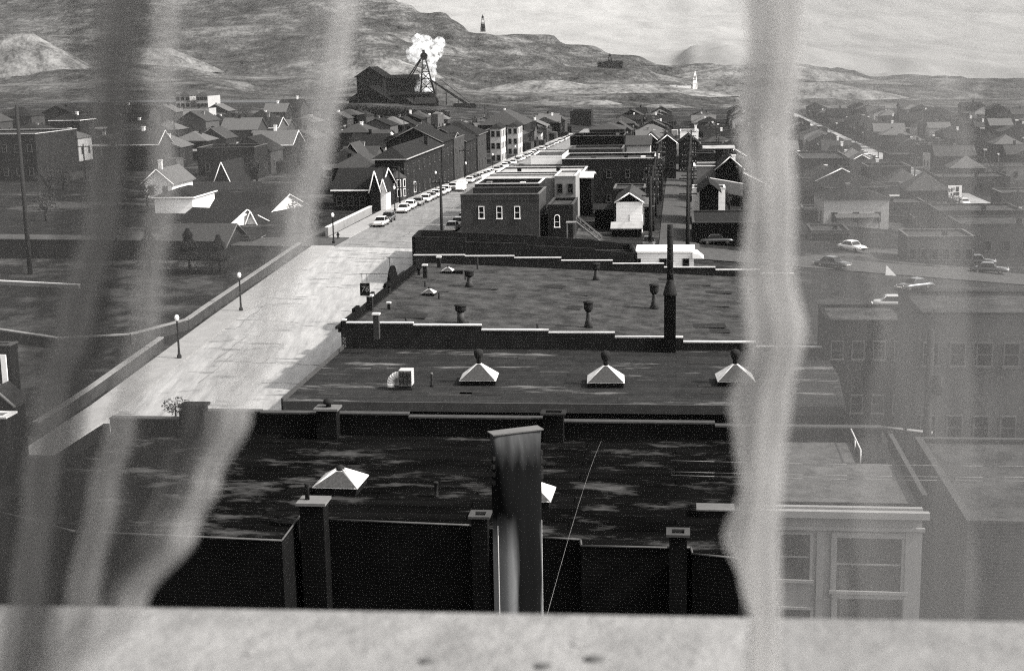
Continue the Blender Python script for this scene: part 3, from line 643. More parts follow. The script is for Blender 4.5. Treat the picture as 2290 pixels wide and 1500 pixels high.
# ---- walled lot beyond the gravel roof
r4 = root('ruined_lot_walls', 'roofless dark brick lot with broken stepped walls beyond the gravel roof', 'ruin', gr(0, 0, 0))
wb = MB()
def wallseg(pxa, pxb, pya, pyb, w0, w1, zb_=2.5, t=.4):
    a, za = atw(pxa, pya, w0); b, zb2 = atw(pxb, pyb, w1)
    wb.hexa([(a, w0, zb_), (b, w1, zb_), (b, w1+t, zb_), (a, w0+t, zb_)], [(a, w0, za), (b, w1, zb2), (b, w1+t, zb2), (a, w0+t, za)])
wallseg(928, 1040, 530, 532, 174, 174); wallseg(1040, 1180, 541, 545, 174, 174); wallseg(1180, 1330, 549, 556, 174, 174); wallseg(1330, 1418, 560, 566, 174, 174)
wallseg(942, 1010, 515, 517, 196, 196); wallseg(1010, 1200, 519, 527, 196, 196); wallseg(1200, 1330, 529, 536, 196, 196); wallseg(1330, 1405, 538, 545, 196, 196)
wb.build('brick_wall', M_BRK, r4)
lb = MB(); a0 = atw(928, 530, 174); a1 = atw(942, 515, 196)
lb.hexa([(a0[0]-.4, 174, 2.5), (a0[0], 174, 2.5), (a1[0], 196.4, 2.5), (a1[0]-.4, 196.4, 2.5)], [(a0[0]-.4, 174, a0[1]), (a0[0], 174, a0[1]), (a1[0], 196.4, a1[1]), (a1[0]-.4, 196.4, a1[1])])
a0 = atw(1418, 566, 174); a1 = atw(1405, 545, 196)
lb.hexa([(a0[0], 174, 2.5), (a0[0]+.4, 174, 2.5), (a1[0]+.4, 196.4, 2.5), (a1[0], 196.4, 2.5)], [(a0[0], 174, a0[1]), (a0[0]+.4, 174, a0[1]), (a1[0]+.4, 196.4, a1[1]), (a1[0], 196.4, a1[1])])
lb.build('side_wall', M_BLK, r4)
fl = MB(); a0 = atw(928, 530, 174)[0]; a1 = atw(1418, 566, 174)[0]; fl.box(a0, a1, 174.5, 195.8, 4.6, 4.7); 
for k in range(6): fl.box(a0+1, a1-1, 177+3*k, 177.25+3*k, 4.7, 5.2+.25*(k % 3))
fl.build('rubble_floor', M_BRK2, r4)

# ---- white filling station
vA, vB, zt = P(1424, 1552, 561, 188)
r = root('filling_station', 'small flat roofed white station building beyond the gravel roof', 'building', gr((vA+vB)/2, 188, 2.6)); hw = (vB-vA)/2; H = zt-2.6
MB().box(-hw, hw, 0, 6, 0, H-.25).build('wall', M_WHITE, r); MB().box(-hw-.15, hw+.15, -.15, 6.2, H-.249, H).build('roof', M_TRIM, r)
MB().hexa([(hw-.2, -.4, H-1.0), (hw+1.3, -.4, H-1.0), (hw+1.3, 3, H-1.0), (hw-.2, 3, H-1.0)], [(hw-.2, -.4, H-.3), (hw+.5, -.4, H-.3), (hw+.5, 3, H-.3), (hw-.2, 3, H-.3)]).build('canopy', M_TRIM, r)
for px0, px1 in ((1476, 1490), (1528, 1540), (1426, 1432)):
    a = atw(px0, 580, 188)[0]-(vA+vB)/2; b = atw(px1, 580, 188)[0]-(vA+vB)/2
    wnd(r, (a+b)/2, 0, H-2.3, b-a, 1.2, 'f')
MB().box(-hw-2.2, -hw-1.4, -.5, .5, 0, H-1.2).build('side_cabinet', M_TRIM, r)

# ================================================================== BUILDINGS BETWEEN STREET AND ALLEY
b5 = B('brick_building', 'dark brick building at the crossing corner with three pale framed upper windows', 'building', 1030, 1205, 434, 216, 12, mr=M_TAR3, mw=M_BRK2, cap=M_ROOFG, par=.9)
for px in (1077, 1117, 1157):
    vm, zb_ = atw(px, 488, 216); wnd(b5, vm-sum(P(1030, 1205, 434, 216)[:2])/2, 0, zb_-b5.location.z, .7, 1.75, 'f', m=M_TRIM)
rz5 = bpy.data.objects['brick_building']
B('annex_building', 'narrow dark recess building joining the corner brick block to its annex', 'building', 1206, 1224, 478, 219, 10, mr=M_TAR3, par=.3, cap=M_DCAP, door=.1)
b5b = B('annex_building', 'small brick annex with one arched pale framed window beside the timber stairs', 'building', 1225, 1281, 457, 217, 11, mr=M_TAR3, mw=M_BRK, par=.4, cap=M_DCAP)
vm, zb_ = atw(1246, 507, 217); wnd(b5b, vm-sum(P(1225, 1281, 457, 217)[:2])/2, 0, zb_-b5b.location.z, .7, 1.45, 'f', arch=True, m=M_TRIM)
# timber outside stair
a, zA = atw(1290, 482, 215); b, zB = atw(1345, 537, 210)
r = root('timber_staircase', 'pale railed wooden outside stairs descending right of the brick annex', 'staircase', gr(a, 214, T(a, 214)))
dz = zA-T(a, 214); dx = b-a
MB().hexa([(0, 0, dz-1.1), (dx, -3, -.1), (dx, -1.9, -.1), (0, 1.1, dz-1.1)], [(0, 0, dz-.9), (dx, -3, .1), (dx, -1.9, .1), (0, 1.1, dz-.9)]).build('flight', M_WFR, r)
MB().bar((0, 0, dz), (dx, -3, .9), .07).bar((0, 1.1, dz), (dx, -1.9, .9), .07).bar((0, 0, dz-.45), (dx, -3, .45), .05).build('handrail', M_STU, r)
[MB().bar((dx*k/6, -3*k/6, (dz-.9)*(1-k/6)), (dx*k/6, -3*k/6, (dz-.9)*(1-k/6)+.95), .05).build('baluster', M_STU, r) for k in range(7)]
MB().box(-1.6, 0, -.2, 1.4, dz-1.05, dz-.9).box(-1.5, -1.3, -.1, .1, 0, dz-1.05).box(-.2, 0, -.1, .1, 0, dz-1.05).build('landing', M_STU, r)
B('brick_building', 'taller dark block behind the corner building, with a bright parapet line', 'building', 1062, 1206, 410, 229.5, 10, mr=M_TAR3, mw=M_BRK, cap=M_CAP, par=.6, chim=((2.5, .9, .7, M_CAP), (-3, .9, .8, M_STU)))
B('shop_building', 'grey roofed shop row third back from the crossing', 'building', 1078, 1240, 398, 241, 9, mw=M_STU, mr=M_ROOFP, cap=M_CAP, par=.3)
B('pale_building', 'pale plastered building with a dark window beside the long brick block', 'building', 1240, 1287, 393, 240, 12, mw=M_STU, mr=M_ROOFP, cap=M_CAP, par=.3, nf=2, rows=2, ww=.8)
B('shop_building', 'pale roofed building whose bright awning sticks out to the right', 'building', 1110, 1305, 384, 254, 12, mw=M_BRK2, mr=M_ROOFP, cap=M_CAP, par=.3, chim=((-4, 3, .7, M_BRK), (3, 4, .8, M_BRK)))
B('brick_shed', 'dark shed with a bright sloping lid roof left of the long brick block', 'shed', 1281, 1322, 398, 250, 8, 'gx', 386, mw=M_BLK, mr=M_GALV)
B('shop_building', 'low building with a pale roof in front of the white walled one', 'building', 1140, 1250, 376, 268, 9, mw=M_STU, mr=M_ROOFP, cap=M_DCAP, par=.4, nf=4)
B('white_walled_building', 'white painted side wall of a low building beside the long brick block', 'building', 1187, 1257, 346, 280, 16, mw=M_WHITE, mr=M_TAR3, cap=M_DCAP, par=.4, door=-2.5)
b6 = B('long_brick_block', 'long dark brick block with a bright parapet left of the alley', 'building', 1257, 1466, 354, 272, 16, mw=M_BRK, mr=M_TAR3, cap=M_CAP, par=.5, chim=((-3, 2, .6, M_BRK), (3.2, 2, .8, M_BRK), (6.5, 1.5, .7, M_TRIM)), nf=5, rows=2, ww=.7, wh=1.3, ns=4, side='r')
B('brick_building', 'low dark building behind the long brick block, facing the bright street', 'building', 1268, 1392, 333, 312, 13, mw=M_BRK2, mr=M_TAR3, cap=M_ROOFG, par=.4, nf=6, chim=((-5, 5, .7, M_STU),))
B('brick_building', 'black flat roofed block with a ragged parapet, second behind the long brick one', 'building', 1275, 1396, 304, 360, 16, mw=M_BLK, mr=M_TAR3, cap=M_DCAP, par=.6, chim=((-4, 2, 1.1, M_BRK), (0, 2, .8, M_BRK), (5, 3, 1, M_STU)))
B('brick_building', 'dark square block with a grey hipped roof near the far street bend', 'building', 1318, 1395, 290, 440, 18, 'hip', 276, mw=M_BRK, mr=M_SHIN2)
B('pale_warehouse', 'pale wall grey roofed warehouse beyond the long brick block', 'warehouse', 1402, 1454, 325, 330, 12, 'gx', 305, mw=M_PALE, mr=M_SHIN2, nf=3)
B('gabled_house', 'dark gabled house with a pale bargeboard, left of its twin by the alley', 'house', 1436, 1474, 318, 385, 12, 'gy', 300, mw=M_BRK, mr=M_SHIN, trim=M_TRIM)
B('gabled_house', 'dark gabled house with a pale bargeboard nearest the alley poles', 'house', 1472, 1512, 319, 372, 12, 'gy', 303, mw=M_BRK, mr=M_SHIN, trim=M_TRIM, nf=2)
B('brick_shed', 'small hipped shed with a pale chimney at the right end of the long brick block', 'shed', 1452, 1482, 362, 285, 9, 'hip', 352, mw=M_BRK, mr=M_SHIN, chim=((.3, 3, .9, M_TRIM),))
gar = B('white_garage', 'white sided gabled garage with a dark pediment left of the alley', 'garage', 1378, 1436, 452, 226, 14, 'gy', 433, mw=M_WHITE, mr=M_SHIN2, trim=M_TRIM, oh=.3)
vA, vB, zt = P(1378, 1436, 452, 226); zg, zr = zt-gar.location.z, atw(1407, 433, 226)[1]-gar.location.z; hw = (vB-vA)/2
MB().add([(-hw*.92, -.06, zg+.05), (hw*.92, -.06, zg+.05), (0, -.06, zr-.15), (-hw*.92, -.01, zg+.05), (hw*.92, -.01, zg+.05), (0, -.01, zr-.15)], [(0, 1, 2), (3, 5, 4), (0, 3, 4, 1), (1, 4, 5, 2), (2, 5, 3, 0)]).build('pediment', M_BLK, gar)
MB().bar((0, -.05, zg-2.0), (0, -.05, zg-3.1), .06).build('door_seam', M_STEEL, gar)
wnd(gar, hw, 1.6, zg-1.9, .9, 1.2, 'r')
B('lean_to_shed', 'lean-to with a pale felt roof at the foot of the white garage', 'shed', 1368, 1434, 512, 220, 4, 'gx', 499, mw=M_BLK, mr=M_ROOFP, oh=.2)
B('lean_to_shed', 'small grey roofed lean-to between the white garage and the alley poles', 'shed', 1440, 1458, 462, 229, 8, 'gx', 444, mw=M_BLK, mr=M_SHIN3)
B('brick_shed', 'dark flat shed with bright lid edge behind the white garage', 'shed', 1372, 1442, 421, 246, 9, mw=M_BRK, mr=M_TAR3, par=.2, cap=M_ROOFG)
B('backyard_shed', 'low dark shed in the yard between stairs and white garage', 'shed', 1330, 1368, 470, 231, 8, 'gx', 458, mw=M_BLK, mr=M_SHIN)

# right of the alley
B('dark_flat_building', 'wide flat roofed black building right of the alley, a car beside it', 'building', 1549, 1720, 497, 216, 17, mw=M_BLK, mr=M_SHIN, cap=M_DCAP, par=.15)
B('white_shed', 'white shed wall peeping out behind the dark barn', 'shed', 1549, 1622, 420, 247, 6, mw=M_WHITE, mr=M_TAR3, par=.1)
B('dark_barn', 'black gabled barn beside the alley in front of a white shed', 'barn', 1566, 1607, 427, 240, 12, 'gy', 411, mw=M_BLK, mr=M_SHIN, oh=.5)
B('grey_garage', 'plain grey boxy garage right of the alley with a pale roof edge', 'garage', 1552, 1606, 371, 292, 10, mw=M_STU, mr=M_TAR3, par=.2, cap=M_TRIM)
B('gabled_house', 'black gabled house with bright left rake and white chimney, right of the grey garage', 'house', 1602, 1662, 378, 286, 13, 'gy', 352, mw=M_BLK, mr=M_SHIN, trim=M_CAP, chim=((.8, 1.5, .9, M_TRIM),), ns=1, side='l')
B('gabled_house', 'dark gabled house in front of the white two storey house', 'house', 1518, 1562, 320, 402, 12, 'gy', 303, mw=M_BRK, mr=M_SHIN, nf=2)
B('white_house', 'white two storey house with dark windows at the head of the alley', 'house', 1521, 1562, 293, 450, 12, mw=M_WHITE, mr=M_SHIN2, par=.2, nf=3, ww=1.4, wh=2, chim=((2, 2, 1.8, M_TRIM),))
B('long_shed', 'long low shed with a pale roof line right of the alley poles', 'shed', 1575, 1640, 333, 360, 8, 'gx', 327, mw=M_BRK, mr=M_ROOFP)
B('brick_building', 'dark flat building beside the alley between grey garage and long shed', 'building', 1548, 1600, 342, 335, 8, mw=M_BRK, mr=M_TAR3, par=.3, cap=M_DCAP)
r = root('yard_wall', 'bright low wall running right from the grey garage yard', 'wall', gr(*P(1580, 1660, 404, 270)[:1], 270, 0))
a, z_ = atw(1580, 398, 272); b, z2_ = atw(1662, 412, 264)
MB().hexa([(0, 2, z_-2.2), (b-a, -6, z2_-2.2), (b-a, -5.6, z2_-2.2), (0, 2.4, z_-2.2)], [(0, 2, z_), (b-a, -6, z2_), (b-a, -5.6, z2_), (0, 2.4, z_)]).build('wall', M_PALE, r)
MB().hexa([(0, 1.95, z_+.002), (b-a, -6.05, z2_+.002), (b-a, -5.55, z2_+.002), (0, 2.45, z_+.002)], [(0, 1.95, z_+.12), (b-a, -6.05, z2_+.12), (b-a, -5.55, z2_+.12), (0, 2.45, z_+.12)]).build('coping', M_TRIM, r)

# ================================================================== LEFT SIDE OF THE STREET
h1 = B('long_roof_house', 'dark long roofed house with two steep white trimmed gables beside the street', 'house', 745, 848, 424, 250, 13, 'gx', 378, mw=M_BRK, mr=M_SHIN, trim=M_TRIM, nf=4)
B('front_gable_wing', 'taller steep white trimmed gable wing of the long roofed house', 'house wing', 828, 849, 422, 248.4, 6, 'gy', 384, mw=M_BRK, mr=M_SHIN, trim=M_TRIM, oh=.25)
B('porch', 'small steep gabled white porch facing the parked cars', 'porch', 850, 863, 424, 249, 4, 'gy', 402, mw=M_WHITE, mr=M_SHIN, trim=M_TRIM, oh=.2)
B('hip_roof_house', 'dark hipped roof house behind the steep white trimmed gables', 'house', 742, 842, 376, 282, 14, 'hip', 343, mw=M_BRK, mr=M_SHIN2, chim=((-2, 5, 1.2, M_BRK),))
B('grand_brick_house', 'big dark brick house with bay windows and a pale eave line', 'house', 838, 903, 356, 272, 44, 'hip', 318, mw=M_BRK, mr=M_SHIN, trim=M_ROOFP, nf=2, rows=2, ns=7, oh=.6, chim=((-2, 20, 1.5, M_BRK), (2, 30, 1.5, M_BRK)))
def bay(label, v, w, zt, rr, spire):
    zb = T(v, w)-.2; r = root('bay_turret', label, 'bay turret', gr(v, w, zb), group='bay turrets on the brick house')
    H = zt-zb; MB().lathe([(rr, 0), (rr, H)], 8, smooth=False).build('wall', M_BRK2, r)
    MB().lathe([(rr+.2, H), (rr+.2, H+.15), (.05, H+spire)], 8, smooth=False).build('roof', M_SHIN2, r)
    for k in range(8):
        a = PI/8+k*PI/4
        if math.sin(a) < .3:
            for zz in (1.1, H*.55+.4):
                b = MB(); b.box(-.4, .4, -.1, .02, 0, 1.5); o = b.build('window', M_TRIM, r); o.location = (rr*.93*math.cos(a), rr*.93*math.sin(a), zz); o.rotation_euler.z = a+PI/2
                MB().box(-.3, .3, -.13, -.101, .1, 1.4).build('pane', M_GLASS, o)
    if spire > 2: MB().lathe([(.12, H+spire-.2), (.05, H+spire+1.2)], 6).build('finial', M_TRIM, r)
bay('two storey bay turret at the near corner of the big brick house', atw(888, 400, 271)[0], 271, atw(888, 398, 271)[1], 1.7, 1.4)
bay('slim bay turret with a white spire beside the parked cars', atw(917, 420, 282)[0], 282, atw(917, 415, 282)[1], 1.2, 3.2)
WL = [(322, 338, 5.5, 9.5, 'gy', 'narrow gabled brick front'), (340, 357, 6, 9, 'flat', 'flat topped brick front'), (359, 378, 5, 8.5, 'gy', 'gabled dark front'), (381, 399, 6, 9.5, 'hip', 'hip roofed brick front')]
for i, (wa, wb_, dd, hh, rf, nm) in enumerate(WL):
    bld('street_house', nm+' house, '+ORD[i]+' beyond the big brick house on the left kerb', 'house', -66, -53.2, wa, wb_-wa, T(-55, wa)+hh, rf, 3.2, mw=(M_BRK, M_BRK2)[i % 2], mr=M_SHIN, nf=3, ns=3, rows=2, trim=M_ROOFG if rf != 'flat' else None, cap=M_ROOFG, chim=((-2, 5, 1.2, M_BRK),), group='houses along the left kerb')
B('white_front_house', 'tall house with a bright white front left of the street, the nearer of two', 'house', 1096, 1120, 288, 425, 12, 'hip', 277, mw=M_PALE, mr=M_SHIN, nf=2, rows=3, ww=.9, ns=3)
B('white_front_house', 'tall house with a bright white front, the farther of two', 'house', 1134, 1158, 284, 472, 14, 'hip', 274, mw=M_PALE, mr=M_SHIN, nf=2, rows=3, ns=3)
B('pyramid_roof_hall', 'large hall with a grey pyramid roof behind the two white fronted houses', 'hall', 1068, 1172, 280, 520, 34, 'hip', 247, mw=M_BRK, mr=M_SHIN2, nf=6)
B('brick_shed', 'dark shed with a white patch roof left of the two white fronted houses', 'shed', 1010, 1050, 285, 420, 8, 'gx', 276, mw=M_BRK, mr=M_SHIN)
B('white_porch_house', 'house with a broad white porch below the tree belt', 'house', 833, 868, 302, 385, 8, 'gx', 292, mw=M_WHITE, mr=M_SHIN2, nf=3, ww=1.2, wh=1.6)
B('hip_roof_house', 'grey hipped house left of the broad white porch', 'house', 757, 826, 297, 400, 14, 'hip', 277, mw=M_BRK2, mr=M_SHIN2, nf=4, chim=((1, 6, 1.5, M_TRIM),))
B('gabled_house', 'small gabled house with a pale rake below the grey hipped house', 'house', 768, 802, 345, 338, 10, 'gy', 322, mw=M_BRK, mr=M_SHIN2, trim=M_ROOFG)
B('flat_house', 'dark flat roofed house left of the broad white porch, nearer the street', 'house', 870, 935, 305, 372, 12, 'hip', 292, mw=M_BRK2, mr=M_SHIN, nf=3)
B('gabled_house', 'dark long roofed house above the parked cars, below the mine', 'house', 940, 1010, 318, 352, 14, 'gx', 298, mw=M_BRK, mr=M_SHIN, nf=3, trim=M_ROOFP)

# far left group behind the curtain
B('white_gabled_house', 'white house with a steep gable, farther behind the white hipped garage', 'house', 322, 384, 408, 266, 12, 'gy', 380, mw=M_WHITE, mr=M_SHIN3, trim=M_TRIM, nf=2, oh=.6, chim=((0, 2, 1.6, M_TRIM),))
B('white_garage', 'white garage with a dark hipped roof behind the left curtain', 'garage', 345, 430, 441, 240, 12, 'hip', 419, mw=M_WHITE, mr=M_SHIN, trim=M_TRIM)
B('long_roof_house', 'long dark roofed house with a white right gable, highest of the three', 'house', 436, 612, 476, 246, 13, 'gx', 434, skew=-.3, mw=M_WHITE, mr=M_SHIN, trim=M_TRIM)
B('long_roof_house', 'long dark roofed house with a white right gable below the hipped white garage', 'house', 372, 510, 512, 222, 12, 'gx', 468, skew=-.35, mw=M_WHITE, mr=M_SHIN, trim=M_TRIM, nf=4)
B('white_gable_cottage', 'small cottage showing a steep white gable between the long roofed houses', 'cottage', 545, 582, 515, 226, 9, 'gy', 474, mw=M_WHITE, mr=M_SHIN, trim=M_TRIM)
B('grey_roof_house', 'nearest grey roofed house behind the three dark pines', 'house', 352, 500, 553, 196, 11, 'gx', 503, mw=M_BRK, mr=M_SHIN2, trim=M_ROOFG)
B('white_cottage', 'low white cottage with an arched dark roof right of the pines', 'cottage', 508, 560, 538, 204, 8, 'hip', 516, mw=M_WHITE, mr=M_SHIN, nf=3)
B('gabled_chapel', 'dark chapel like house with a tall white outlined gable', 'house', 478, 518, 412, 292, 14, 'gy', 364, mw=M_BRK, mr=M_SHIN, trim=M_TRIM, nf=1, arch=True, ww=1)
B('dark_wing_house', 'dark house with three small white framed windows left of the chapel gable', 'house', 395, 476, 415, 290, 10, 'gx', 396, mw=M_BRK, mr=M_SHIN, nf=3, ww=.8, wh=.9)
B('white_front_villa', 'white porched villa on the far left hillside, the left one', 'house', 392, 424, 215, 700, 20, 'hip', 205, mw=M_PALE, mr=M_SHIN2, nf=3, rows=2, ww=1.6)
B('white_front_villa', 'white porched villa on the far left hillside, the right one', 'house', 438, 464, 214, 700, 20, 'hip', 205, mw=M_PALE, mr=M_SHIN2, nf=3, rows=2, ww=1.6)
B('dark_tall_house', 'dark tall house with pale window frames below the hillside villas', 'house', 400, 445, 305, 440, 14, 'gx', 292, mw=M_BRK, mr=M_SHIN, nf=3, rows=2, ww=1.1)
B('dark_flat_building', 'large dark flat building at the far left edge with a pale roof line', 'building', -120, 78, 300, 300, 22, mw=M_BRK, mr=M_TAR3, cap=M_CAP, par=.5, nf=7, rows=2)
b = B('near_side_building', 'dark building at the left edge with a big white framed window', 'building', -330, 20, 770, 92, 1.2, mw=M_BLK, mr=M_TAR3, cap=M_DCAP, par=.4)
vA, vB, _ = P(-330, 20, 770, 92); a, zt = atw(-60, 792, 92); c_, zb_ = atw(20, 866, 92)
hwn = (c_-a)/2; fr = MB(); x0 = a-(vA+vB)/2; x1 = c_-(vA+vB)/2; z0_ = zb_-b.location.z; z1_ = zt-b.location.z; t = .38
fr.box(x0, x1, -.12, .01, z0_, z0_+t*.6).box(x0, x1, -.12, .01, z1_-t*.6, z1_).box(x0, x0+t, -.12, .01, z0_+t*.6, z1_-t*.6).box(x1-t, x1, -.12, .01, z0_+t*.6, z1_-t*.6)
o = fr.build('window', M_TRIM, b); MB().box(x0+t, x1-t, -.05, .01, z0_+t*.6, z1_-t*.6).build('pane', M_GLASS, o)
B('near_side_shed', 'low shed with a bright roof edge at the left picture edge', 'shed', -260, 12, 930, 70, 1.2, mw=M_BLK, mr=M_TAR2, cap=M_CAP, par=.15)
B('near_side_shed', 'small gabled shed below the big white framed window', 'shed', -40, 30, 905, 80, 1.5, 'gy', 872, mw=M_BLK, mr=M_SHIN, trim=M_ROOFG, oh=.2)

# retaining walls and kerb walls along the left sidewalk
def wall(label, pts, h, t=.45, m=M_STU, cm=M_CAP, name='retaining_wall'):
    o0 = gr(*pts[0]); r = root(name, label, 'wall', (o0.x, o0.y, 0), group=None)
    b = MB(); c = MB()
    for (v0, w0), (v1, w1) in zip(pts[:-1], pts[1:]):
        d = Vector((v1-v0, w1-w0)).normalized(); nx, ny = -d.y*t/2, d.x*t/2
        n = max(1, int(math.hypot(v1-v0, w1-w0)/6))
        for k in range(n):
            q = []
            for f in (k/n, (k+1)/n):
                vv, ww_ = v0+(v1-v0)*f, w0+(w1-w0)*f; q.append((vv-pts[0][0], ww_-pts[0][1], T(vv, ww_)))
            (xa, ya, za), (xb, yb, zb) = q
            P4 = lambda zz, e: [(xa-nx*e, ya-ny*e, za+zz), (xb-nx*e, yb-ny*e, zb+zz), (xb+nx*e, yb+ny*e, zb+zz), (xa+nx*e, ya+ny*e, za+zz)]
            b.hexa(P4(-1, 1), P4(h, 1)); c.hexa(P4(h+.002, 1.25), P4(h+.14, 1.25))
    b.build('wall', m, r); c.build('coping', cm, r); return r
wall('pale capped stone wall along the sidewalk between the lamps', [(-53.2, 110), (-53.2, 140)], 1.1, cm=M_STU, m=M_BRK2)
wall('pale capped garden wall turning back from the sidewalk towards the field', [(-53.2, 196), (-53.2, 148), (-57, 141), (-64, 139), (-74, 143)], 1.1, cm=M_STU, m=M_BRK2)
wall('low block wall beside the sidewalk just beyond the crossing', [(-53.2, 212), (-53.2, 244)], 1.3, m=M_STU, cm=M_CAP)
wall('long dark retaining wall below the pines and grey roofed house', [(-62, 188), (-122, 188)], 2.6, m=M_BRK, cm=M_DCAP)
wall('dark fence wall running between the right hand lot and the far street', [(20, 275), (62, 285)], 1.2, m=M_BRK, cm=M_DCAP)
wall('low pale kerb wall crossing the left edge behind the curtain', [(-74, 168), (-100, 172)], .5, m=M_STU)

# ================================================================== STREET FURNITURE
def lamp(label, px, py, h=None):
    w, _ = atv(px, py, -49.7); r = root('street_lamp', label, 'street lamp', gr(-49.7, w, T(-49.7, w)+.27), group='globe street lamps along the left sidewalk')
    H = 4.0
    MB().lathe([(.24, 0), (.24, .25), (.14, .4), (.11, .9), (.09, H-.35), (.14, H-.3), (.12, H-.2)], 10).build('post', M_STEEL, r)
    MB().lathe([(.12, H-.2), (.2, H-.05), (.24, H+.12), (.18, H+.32), (.05, H+.42)], 12).build('globe', M_GLOBE, r)
lamp('white globe street lamp nearest the camera, seen through the curtain', 402, 815)
lamp('white globe street lamp where the curtain edge crosses the garden wall', 540, 711)
lamp('white globe street lamp standing at the crossing corner', 747, 560)
for i, w in enumerate((248, 292, 335, 385, 440)):
    r = root('street_lamp', ORD[i]+' white globe street lamp beyond the crossing, left kerb', 'street lamp', gr(-49.7, w, T(-49.7, w)+.27), group='globe street lamps along the left sidewalk')
    MB().lathe([(.2, 0), (.1, .4), (.08, 3.75)], 8).build('post', M_STEEL, r); MB().lathe([(.1, 3.7), (.22, 3.95), (.2, 4.2), (.05, 4.35)], 10).build('globe', M_GLOBE, r)
w, _ = atv(757, 552, -50.5)
r = root('fire_hydrant', 'small dark fire hydrant beside the crossing corner lamp', 'hydrant', gr(-50.5, w, T(-50.5, w)+.27)); MB().lathe([(.2, 0), (.2, .08), (.14, .1), (.14, .6), (.18, .62), (.15, .75), (.05, .85)], 10).build('body', M_STEEL, r); MB().tube((-.28, 0, .5), (.28, 0, .5), .07).build('nozzle', M_STEEL, r)
def pole(label, v, w, H=10.5, arms=2, r0=.2, grp='utility poles', trans=False):
    r = root('utility_pole', label, 'utility pole', gr(v, w, T(v, w)), group=grp)
    MB().lathe([(r0, 0), (r0*.65, H)], 8).build('post', M_WOOD, r)
    for k in range(arms):
        o = MB().box(-1.3, 1.3, -.09, .09, H-.7-1.1*k, H-.55-1.1*k).build('crossarm', M_WOOD, r)
        ib = MB(); [ib.lathe([(.05, H-.55-1.1*k), (.07, H-.35-1.1*k)], 6, (x, 0)) for x in (-1.1, -.6, .6, 1.1)]; ib.build('insulator', M_STU, o)
    if trans: MB().lathe([(.3, H-3.6), (.3, H-2.5)], 10, (.45, 0)).build('transformer', M_STEEL, r)
    return r
PL = [207, 229, 252, 277, 305, 338, 378, 430, 490]
for i, w in enumerate(PL): pole('dark utility pole, '+ORD[i]+' along the left side of the alley', -3.8, w, 10.5, 3, .3, 'poles along the alley', trans=i in (1, 3))
PR = [208, 243, 285, 335, 400, 470]
for i, w in enumerate(PR): pole('dark utility pole, '+ORD[i]+' along the right side of the alley', 1.6+.004*(w-208)*3, w, 12.0, 4, .3, 'poles along the alley')
def cable(label, pts, r_=.03, sag=.6, name='overhead_cable', m=M_STEEL):
    b = MB()
    for p, q in zip(pts[:-1], pts[1:]):
        p, q = Vector(p), Vector(q); prev = p
        for k in range(1, 9):
            f = k/8; c = p.lerp(q, f)-Vector((0, 0, sag*4*f*(1-f))); b.tube(prev, c, r_, n=5); prev = c
    return tag(b.build(name, m), label, 'cable', 'overhead cables')
cable('overhead wires strung between the left row of alley poles', [gr(-3.8, w, T(-3.8, w)+9.9) for w in PL[:7]], .05)
cable('overhead wires strung between the right row of alley poles', [gr(1.6+.012*(w-208), w, T(1.6, w)+11.4) for w in PR[:5]], .05)
w, _ = atv(985, 516, -33.4)
pole('tall bare pole at the right kerb just before the corner brick building', -33.2, w, 10.2, 1, .26)
pole('slim pole in front of the big brick house on the left sidewalk', -51.5, 262, 7, 1, .16)
pole('far slim pole below the pyramid roofed hall on the left sidewalk', -51.5, 345, 7.5, 1, .16)
a, _ = gp(68, 620); pole('slim pole behind the curtain at the far left', *gp(68, 615), 22, 0, .35)
for i, (px, pb) in enumerate(((1085, 262), (1092, 262), (820, 300), (905, 300), (1460, 300))):
    vv, ww_ = gp(px, pb+25); pole('distant thin pole, '+ORD[i]+' from the pyramid roofed hall', vv, ww_, 11, 1, .18)
v, z = atw(2070, 1050, 78); pole('heavy pole beside the right corner of the nearest roof, seen through lace', v, 78, z+8.3, 0, .3, trans=True)
# frame behind the near roof
a, z_ = atw(1965, 955, 80); b, _ = atw(2086, 955, 80)
r = root('sign_scaffold', 'dark timber sign frame beyond the right parapet of the nearest roof', 'frame', gr(a, 80, 0))
MB().bar((0, 0, z_), (b-a, 0, z_-.3), .14).build('beam', M_STU, r); MB().bar((1.5, 0, z_), (1.5, 0, 0), .16).bar((b-a-.4, 0, z_-.3), (b-a-.4, 0, 0), .16).build('post', M_TIMB, r); MB().bar((.2, 0, z_), (2.4, 0, z_-3.6), .15).bar((1.2, 0, z_-1.6), (b-a, 0, z_-2.0), .13).build('brace', M_TIMB, r)
for k, y in enumerate((1033, 1058, 1066)):
    p0 = atw(1500, y-4, 60+k); p1 = atw(2300, y+9, 60+k)
    cable(('upper', 'middle', 'lower')[k]+' thin wire crossing above the right end of the nearest roof', [gr(p0[0], 60+k, p0[1]), gr(p1[0], 60+k, p1[1])], .012, .05, m=M_STU)
p0 = atw(1345, 985, 50); p1 = atw(1222, 1380, 22)
cable('thin pale guy wire slanting down right of the tall duct', [gr(p0[0], 50, p0[1]), gr(p1[0], 22, p1[1])], .003, -.25, m=M_STU)

